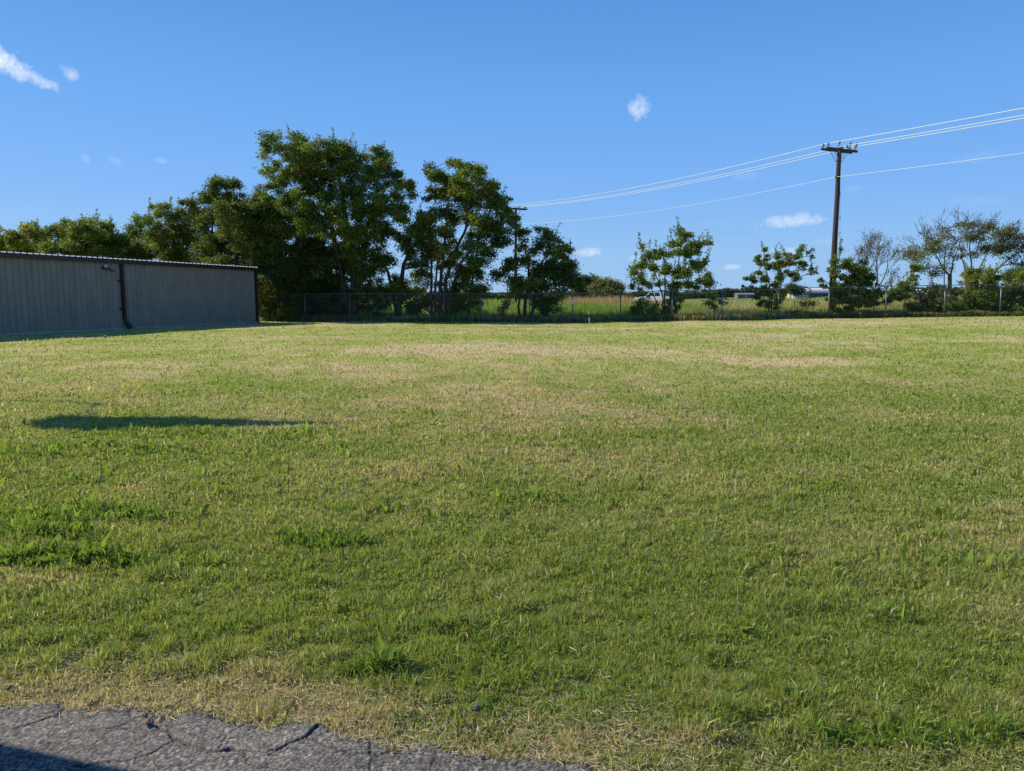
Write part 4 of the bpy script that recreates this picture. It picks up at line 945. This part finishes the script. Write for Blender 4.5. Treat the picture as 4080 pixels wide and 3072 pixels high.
m.tube(np.vstack([catenary(C_, A, .3)[:-1], catenary(A, B, .6)[:-1], catenary(B, B+(B-A), .5)]), .011, 6)
tag(m.build('overhead_wire', M_line), 'lowest thin neutral wire clipped to the pole below the crossarm', 'wire', 'overhead wires between the utility poles')
# jumper clamps on the wires just right of the near pole
# guy wire with strain insulators and yellow guard
ga = P1+np.array([.10, 0, PH-1.2]); gb = at(3345, 1255, 44.6+1.0); gb[2] = g1(gb[0], gb[1])
gy_root = empty('guy_wire', gb, 'thin steel guy wire running down beside the near utility pole', 'guy wire')
m = MB(); m.tube([ga, gb], .009, 5); c1 = m.build('wire', M_steel)
c2 = []
for t in (.16, .32, .42):
    m = MB(); q = ga*(1-t)+gb*t; d_ = (gb-ga)/np.linalg.norm(gb-ga); m.tube([q, q+d_*.05, q+d_*.15, q+d_*.2], [.01, .035, .035, .01], 8)
    c2.append(m.build('strain_insulator', M_steel))
m = MB(); q = gb*.97+ga*.03; q2 = gb*.78+ga*.22; m.tube([q, q2], .028, 8); c3 = m.build('guard', mat('yellow_plastic', (.62, .50, .12), .5))
adopt(gy_root, c1, *c2, c3)

# ------------------------------------------------------------------ small things on the lawn
M_fib = mat('pale_fibreglass', (.70, .74, .62), .5)
p = on_ground(2347, 1322)
st = empty('marker_stake', p, 'thin pale marker stake standing alone on the lawn near the fence', 'stake')
m = MB(); m.tube([p+np.array([0, 0, -.05]), p+np.array([0, 0, .45]), p+np.array([.005, 0, .62])], .011, 8); a_ = m.build('rod', M_fib)
m = MB(); m.tube([p+np.array([0, 0, .58]), p+np.array([0, 0, .64]), p+np.array([0, 0, .65])], [.022, .022, .008], 8); b_ = m.build('cap', mat('white_cap', (.8, .8, .78), .5)); adopt(st, a_, b_)
p = on_ground(421, 1364)
st = empty('reflector_marker', p, 'small round red reflector on a wire stem in front of the hangar', 'marker')
m = MB(); m.tube([p+np.array([0, 0, -.05]), p+np.array([0, 0, .16])], .004, 6); a_ = m.build('stem', M_galv)
c = p+np.array([0, 0, .195]); fd = np.array([.5, -.86, 0]); 
m = MB(); m.tube([c-fd*.012, c+fd*.008], .055, 20); b_ = m.build('rim', mat('white_rim', (.8, .78, .75), .5))
m = MB(); m.tube([c+fd*.009, c+fd*.017, c+fd*.02], [.042, .04, .02], 20); c_2 = m.build('reflector', mat('faded_red', (.42, .09, .05), .35)); adopt(st, a_, b_, c_2)
def rock(px, py, size, col, label, z=.03):
    p = on_ground(px, py); p[2] += z
    import bmesh
    bm = bmesh.new(); bmesh.ops.create_icosphere(bm, subdivisions=3, radius=1)
    for v in bm.verts:
        n = fbm(np.array([v.co.x*1.5+px]), np.array([v.co.y*1.5+v.co.z]), 5, 3)[0]
        v.co *= .75+.5*n; v.co.x *= size[0]; v.co.y *= size[1]; v.co.z *= size[2]
    me = bpy.data.meshes.new('rock'); bm.to_mesh(me); bm.free()
    me.materials.append(mat('stone_'+str(px), col, .9, noise=(40, .5), bump=(90, .6, .004)))
    o = bpy.data.objects.new('rock', me); COL.objects.link(o); o.location = tuple(p); o.rotation_euler = (0, 0, R(random.uniform(0, 90)))
    tag(o, label, 'rock')
rock(590, 2912, (.011, .019, .009), (.36, .19, .13), 'small reddish stone lying on the cracked asphalt', .036)
rock(1898, 2845, (.022, .016, .012), (.12, .12, .125), 'dark grey stone in the dry grass at the lawn edge', .03)
rock(40, 2762, (.016, .012, .008), (.10, .10, .105), 'dark stone in the dry grass at the left edge above the asphalt', .025)

# ------------------------------------------------------------------ white pickup truck beyond the fence
def pickup():
    Y = 110.0; c = at(2610, 1216, Y); c[2] = g1(c[0], c[1])
    root = empty('pickup_truck', c, 'white pickup truck facing left on the far side of the weedy field', 'pickup truck')
    M_w = mat('white_car_paint', (.82, .83, .84), .25); M_g = mat('dark_window_glass', (.02, .025, .03), .08); M_t = mat('tyre_rubber', (.02, .02, .02), .85)
    M_c = mat('chrome', (.75, .76, .78), .15, 1.0); M_red = mat('tail_lamp', (.35, .02, .02), .3)
    fr = lambda p, q, t: c+np.array([p, t, q])
    W = .98; ch = []
    body = [(-2.95,.55),(-2.95,.95),(-2.85,1.12),(-1.35,1.22),(1.25,1.22),(1.25,1.22),(2.95,1.22),(2.98,.60),(2.55,.55),(2.42,.85),(2.1,.98),(1.78,.85),(1.65,.5),(-1.45,.5),(-1.58,.85),(-1.9,.98),(-2.22,.85),(-2.35,.55)]
    m = MB(); m.prism(body, -W, W, fr); ch.append(m.build('body', M_w))
    cab = [(-1.25,1.22),(-.55,1.86),(-.30,1.93),(1.0,1.93),(1.18,1.80),(1.28,1.22)]
    m = MB(); m.prism(cab, -W+.1, W-.1, fr); ch.append(m.build('cab', M_w))
    for sg in (-1, 1):
        for win in ([(-1.0,1.27),(-.45,1.80),(.10,1.82),(.10,1.27)], [(.24,1.27),(.24,1.82),(.95,1.80),(1.08,1.27)]):
            m = MB(); m.prism(win, sg*(W-.1)-.012, sg*(W-.1)+.012, fr); ch.append(m.build('window', M_g))
        m = MB(); m.prism([(-2.98,.86),(-2.98,1.02),(-2.80,1.04),(-2.80,.88)], sg*(W-.15)-.16, sg*(W-.15)+.16, fr); ch.append(m.build('headlight', M_c))
        m = MB(); m.prism([(2.96,.85),(2.96,1.18),(3.0,1.18),(3.0,.85)], sg*(W-.1)-.09, sg*(W-.1)+.09, fr); ch.append(m.build('tail_light', M_red))
        m = MB(); m.box(c+np.array([-.95, sg*(W+.06), 1.36]), (.12, .22, .2)); ch.append(m.build('mirror', M_w))
        m = MB(); m.prism([(-1.4,.42),(-1.4,.5),(1.6,.5),(1.6,.42)], sg*(W+.03)-.06, sg*(W+.03)+.06, fr); ch.append(m.build('running_board', M_c))
        for hx in (-.02, 1.0): m = MB(); m.box(c+np.array([hx, sg*(W+.012), 1.08]), (.2, .03, .05)); ch.append(m.build('door_handle', M_c))
        for wx in (-1.9, 2.1):
            q = c+np.array([wx, sg*(W-.13), .42]); m = MB()
            m.tube([q+np.array([0, t, 0]) for t in (-.14, -.12, .12, .14)], [.36, .42, .42, .36], 24); wh = m.build('wheel', M_t)
            m = MB(); m.tube([q+np.array([0, t, 0]) for t in (sg*.13, sg*.15, sg*.16)], [.26, .25, .08], 20); rim = m.build('rim', M_c)
            rim.parent = wh; ch.append(wh)
    m = MB(); m.prism([(-1.17,1.27),(-.62,1.80),(-.60,1.78),(-1.14,1.25)], -W+.2, W-.2, lambda p, q, t: fr(p-.03, q+.02, t)); ch.append(m.build('windscreen', M_g))
    for xx2, nm in ((-3.02, 'bumper'), (3.04, 'bumper')): m = MB(); m.box(c+np.array([xx2, 0, .62]), (.14, 1.9, .2)); ch.append(m.build(nm, M_c))
    m = MB(); m.box(c+np.array([-2.98, 0, .93]), (.05, 1.1, .26)); ch.append(m.build('grille', M_g))
    adopt(root, *ch); root.rotation_euler = (0, 0, -R(32))
pickup()

# ------------------------------------------------------------------ far farm buildings
def far_buildings():
    M_met = mat('white_corrugated', (.72, .73, .74), .45, .1, noise=(.6, .15)); M_dk = mat('dark_board', (.10, .10, .10), .8, noise=(1, .4))
    M_tan = mat('tan_board', (.50, .40, .27), .8); M_wht = mat('white_board', (.75, .75, .73), .7)
    Y = 210; a = at(3217, 1187, Y); a[2] = g1(a[0], a[1]); L = 9.0; W2 = 2.4; Hh = 2.2
    d = np.array([.97, .24, 0]); n = np.array([-.24, .97, 0])
    root = empty('arched_barn', a, 'white arched roof barn with dark sides far across the field', 'barn')
    prof = [(W2*math.cos(t), Hh*.55+Hh*.62*math.sin(t)) for t in np.linspace(0, math.pi, 15)]
    fr = lambda p, q, t: a+n*(p+W2)+d*t+np.array([0, 0, q])
    m = MB(); outer = [(p*1.06, q+.1) for p, q in prof]; m.prism(outer+prof[::-1], -.25, L, fr)
    for k in range(18):
        t = -.2+k*.52; rb = [(p*1.08, q+.16) for p, q in prof]; m.prism(rb+[(p*1.05, q+.09) for p, q in prof][::-1], t, t+.12, fr)
    rf = m.build('roof', M_met)
    m = MB(); m.prism([(-W2*.98, -.2), (W2*.98, -.2)]+[(p*.98, q-.03) for p, q in prof], .0, L-.1, fr); wl = m.build('wall', M_dk)
    m = MB(); m.prism([(-1.2, -.1), (1.2, -.1), (1.2, 1.5), (-1.2, 1.5)], -.04, .02, fr); dr = m.build('door', M_tan)
    adopt(root, rf, wl, dr)
    def house(px, py, Y, L, W, H, rise, label, wm, rm, rz=0, name='shed'):
        a = at(px, py, Y); a[2] = g1(a[0], a[1]); ca, sa = math.cos(rz), math.sin(rz)
        fr = lambda p, q, t: a+np.array([ca*t-sa*p, sa*t+ca*p, q])
        r = empty(name, a, label, name.replace('_', ' '))
        m = MB(); m.prism([(-W/2, -.1), (W/2, -.1), (W/2, H), (0, H+rise), (-W/2, H)], -L/2, L/2, fr); w = m.build('wall', wm)
        m = MB(); m.prism([(-W/2-.3, H-.08), (0, H+rise), (W/2+.3, H-.08), (W/2+.3, H+.08), (0, H+rise+.18), (-W/2-.3, H+.08)], -L/2-.25, L/2+.25, fr); rf = m.build('roof', rm)
        ws = []
        for t in (-L*.28, L*.28): m = MB(); m.box(fr(-W/2-.01, H*.58, t), (L*.12, .06, H*.35), rz); ws.append(m.build('window', M_dk))
        m = MB(); m.box(fr(-W/2-.01, H*.38, 0), (L*.12, .06, H*.75), rz); ws.append(m.build('door', M_tan))
        adopt(r, w, rf, *ws)
    house(3186, 1187, 208, 3.4, 3, 1.9, .5, 'small white shed just left of the arched barn', M_wht, M_met)
    M_red2 = mat('rust_red_roof', (.40, .14, .08), .8)
    house(3160, 1187, 212, 2.6, 2.6, 1.5, .6, 'tiny shed with a rusty red roof near the small round far tree', M_tan, M_red2)
    house(2965, 1190, 250, 5.5, 4, 1.2, .4, 'long low grey shed before the far woodland', mat('grey_board', (.14, .15, .15), .8), mat('grey_metal_roof', (.20, .22, .23), .6))
    house(2900, 1175, 335, 2.6, 3, 2.3, .8, 'pale gabled farmhouse peeping from the far woodland', M_wht, M_met, name='farmhouse')
    # parked farm vehicles far right: simple rounded white vans in a row
    for k, px in enumerate((3635, 3650, 3664)):
        Y = 190; a = at(px, 1168, Y); a[2] = g1(a[0], a[1])
        fr = lambda p, q, t: a+np.array([t, p, q])
        r = empty('parked_car', a, ['leftmost of three tiny pale cars parked beyond the field at right', 'middle one of three tiny pale cars parked beyond the field at right', 'rightmost of three tiny pale cars parked beyond the field at right'][k], 'car', 'pale cars parked beyond the field')
        sil = [(-.75, .35), (-.75, .8), (-.45, .9), (-.25, 1.38), (.3, 1.42), (.55, .95), (.75, .85), (.75, .35)]
        m = MB(); m.prism([(s_*1.0, q) for s_, q in sil], -.8, .8, lambda p, q, t: a+np.array([p, t, q])); bo = m.build('body', M_wht)
        wh = []
        for wx in (-.45, .45):
            for sg in (-1, 1): m = MB(); q = a+np.array([wx, sg*.75, .3]); m.tube([q+np.array([0, -.1, 0]), q+np.array([0, .1, 0])], .29, 14); wh.append(m.build('wheel', M_dk))
        m = MB(); m.prism([(-.40, .92), (-.22, 1.32), (.26, 1.34), (.46, .95)], -.815, .815, lambda p, q, t: a+np.array([p, t, q])); gl = m.build('window', M_dk)
        adopt(r, bo, gl, *wh)
    # far radio masts
    for px, top, base, Y, lb in ((2842, 1096, 1165, 600, 'slender radio mast on the horizon right of the bushy tree'), (3205, 1133, 1170, 420, 'short antenna mast above the arched barn')):
        b_ = at(px, base, Y); t_ = at(px, top, Y); b_[2] = .3; r = empty('radio_mast', b_, lb, 'mast', 'radio masts on the horizon')
        m = MB()
        wv = Y*.00035
        for q in ((-wv, 0, 0), (wv, 0, 0), (0, wv*1.6, 0)): m.tube([b_+np.array(q), np.array([b_[0], b_[1], t_[2]])+np.array(q)*.8], wv*.45, 5)
        H_ = t_[2]-b_[2]; nseg = 14
        for i in range(nseg):
            z0, z1 = b_[2]+H_*i/nseg, b_[2]+H_*(i+1)/nseg; s_ = 1 if i % 2 else -1
            m.tube([np.array([b_[0]-wv*s_, b_[1], z0]), np.array([b_[0]+wv*s_, b_[1], z1])], wv*.25, 4)
        la = m.build('lattice', M_steel); m = MB(); m.tube([(b_[0], b_[1], t_[2]), (b_[0], b_[1], t_[2]+H_*.12)], wv*.4, 5); adopt(r, la, m.build('antenna', M_steel))
far_buildings()

# ------------------------------------------------------------------ things added just outside the view to cast shadows into it
def added_windsock():
    # unseen, added to cast the lawn shadow: mouth shadow falls at photo (270, 1680), tail shadow near (1300, 1690)
    H = 8.2; off = np.array([SDX, SDY])*H/math.tan(SUN_EL)
    a = np.array([-5.55, 9.42])+off; b = np.array([-2.0, 9.30])+off
    A = np.array([*a, H]); B = np.array([*b, H-.05]); d = (B-A)/np.linalg.norm(B-A)
    base = np.array([*(np.array([-6.2, 10.94])+off), 0]); base[2] = g1(base[0], base[1])
    root = empty('added_windsock', base, 'orange and white wind sock on a tall pole, added unseen at left for its shadow', 'added_windsock')
    m = MB(); m.tube([base+np.array([0, 0, z]) for z in (-.2, 4, H+.35)], [.06, .05, .035], 12)
    m.tube([base+np.array([0, 0, H]), A], .02, 8)
    m.tube([A+np.array([-d[1], d[0], 0])*.46*math.cos(t)+np.array([0, 0, .46])*math.sin(t) for t in np.linspace(0, 2*math.pi, 25)], .015, 6)
    po = m.build('pole', M_galv)
    n = 15; pts = [A+(B-A)*t+np.array([0, 0, -.25*t*t+.03*math.sin(t*9)]) for t in np.linspace(0, 1, n)]
    rad = [.50*(1-t)**1.2+.08 for t in np.linspace(0, 1, n)]
    m = MB(); m.tube(pts, rad, 20, cap=False)
    mm = bpy.data.materials.new('windsock_cloth'); mm.use_nodes = True; nt = mm.node_tree; bs = nt.nodes['Principled BSDF']; bs.inputs['Roughness'].default_value = .8
    w_ = N(nt, 'ShaderNodeTexWave'); w_.inputs['Scale'].default_value = .4; t_ = N(nt, 'ShaderNodeTexCoord'); nt.links.new(t_.outputs['Object'], w_.inputs[0])
    cr = N(nt, 'ShaderNodeValToRGB'); cr.color_ramp.interpolation = 'CONSTANT'; cr.color_ramp.elements[0].color = (.75, .20, .03, 1); cr.color_ramp.elements[1].color = (.75, .74, .7, 1); cr.color_ramp.elements[1].position = .5
    nt.links.new(w_.outputs[0], cr.inputs[0]); nt.links.new(cr.outputs[0], bs.inputs['Base Color'])
    adopt(root, po, m.build('sock', mm))
added_windsock()
def added_shed_left():
    # unseen shed added so the shadow of its far right corner crosses the asphalt
    H = 2.5; C0 = np.array([-1.33, 2.335])+np.array([SDX, SDY])*3.0
    L, W = 3.4, 4.2; base = np.array([C0[0]-L/2, C0[1]-W/2, g1(C0[0], C0[1])])
    root = empty('added_shed', base, 'small grey storage shed added out of view at left to shade the asphalt', 'shed')
    fr = lambda p, q, t: base+np.array([t, p, q])
    m = MB(); m.prism([(-W/2, -.1), (W/2, -.1), (W/2, H), (-W/2, H-.25)], -L/2, L/2, fr); w = m.build('wall', M_wall)
    m = MB(); m.prism([(-W/2-.15, H-.26), (W/2+.02, H+.004), (W/2+.02, H+.07), (-W/2-.15, H-.18)], -L/2-.1, L/2+.03, fr); r_ = m.build('roof', M_trim)
    m = MB(); m.box(base+np.array([L/2+.02, -.4, 1.0]), (.05, .95, 2.0)); dd = m.build('door', M_trim)
    m = MB(); m.tube([base+np.array([L/2+.04, -.05, 1.0]), base+np.array([L/2+.11, -.05, 1.0])], .03, 8); hh = m.build('handle', M_galv)
    adopt(root, w, r_, dd, hh)
added_shed_left()
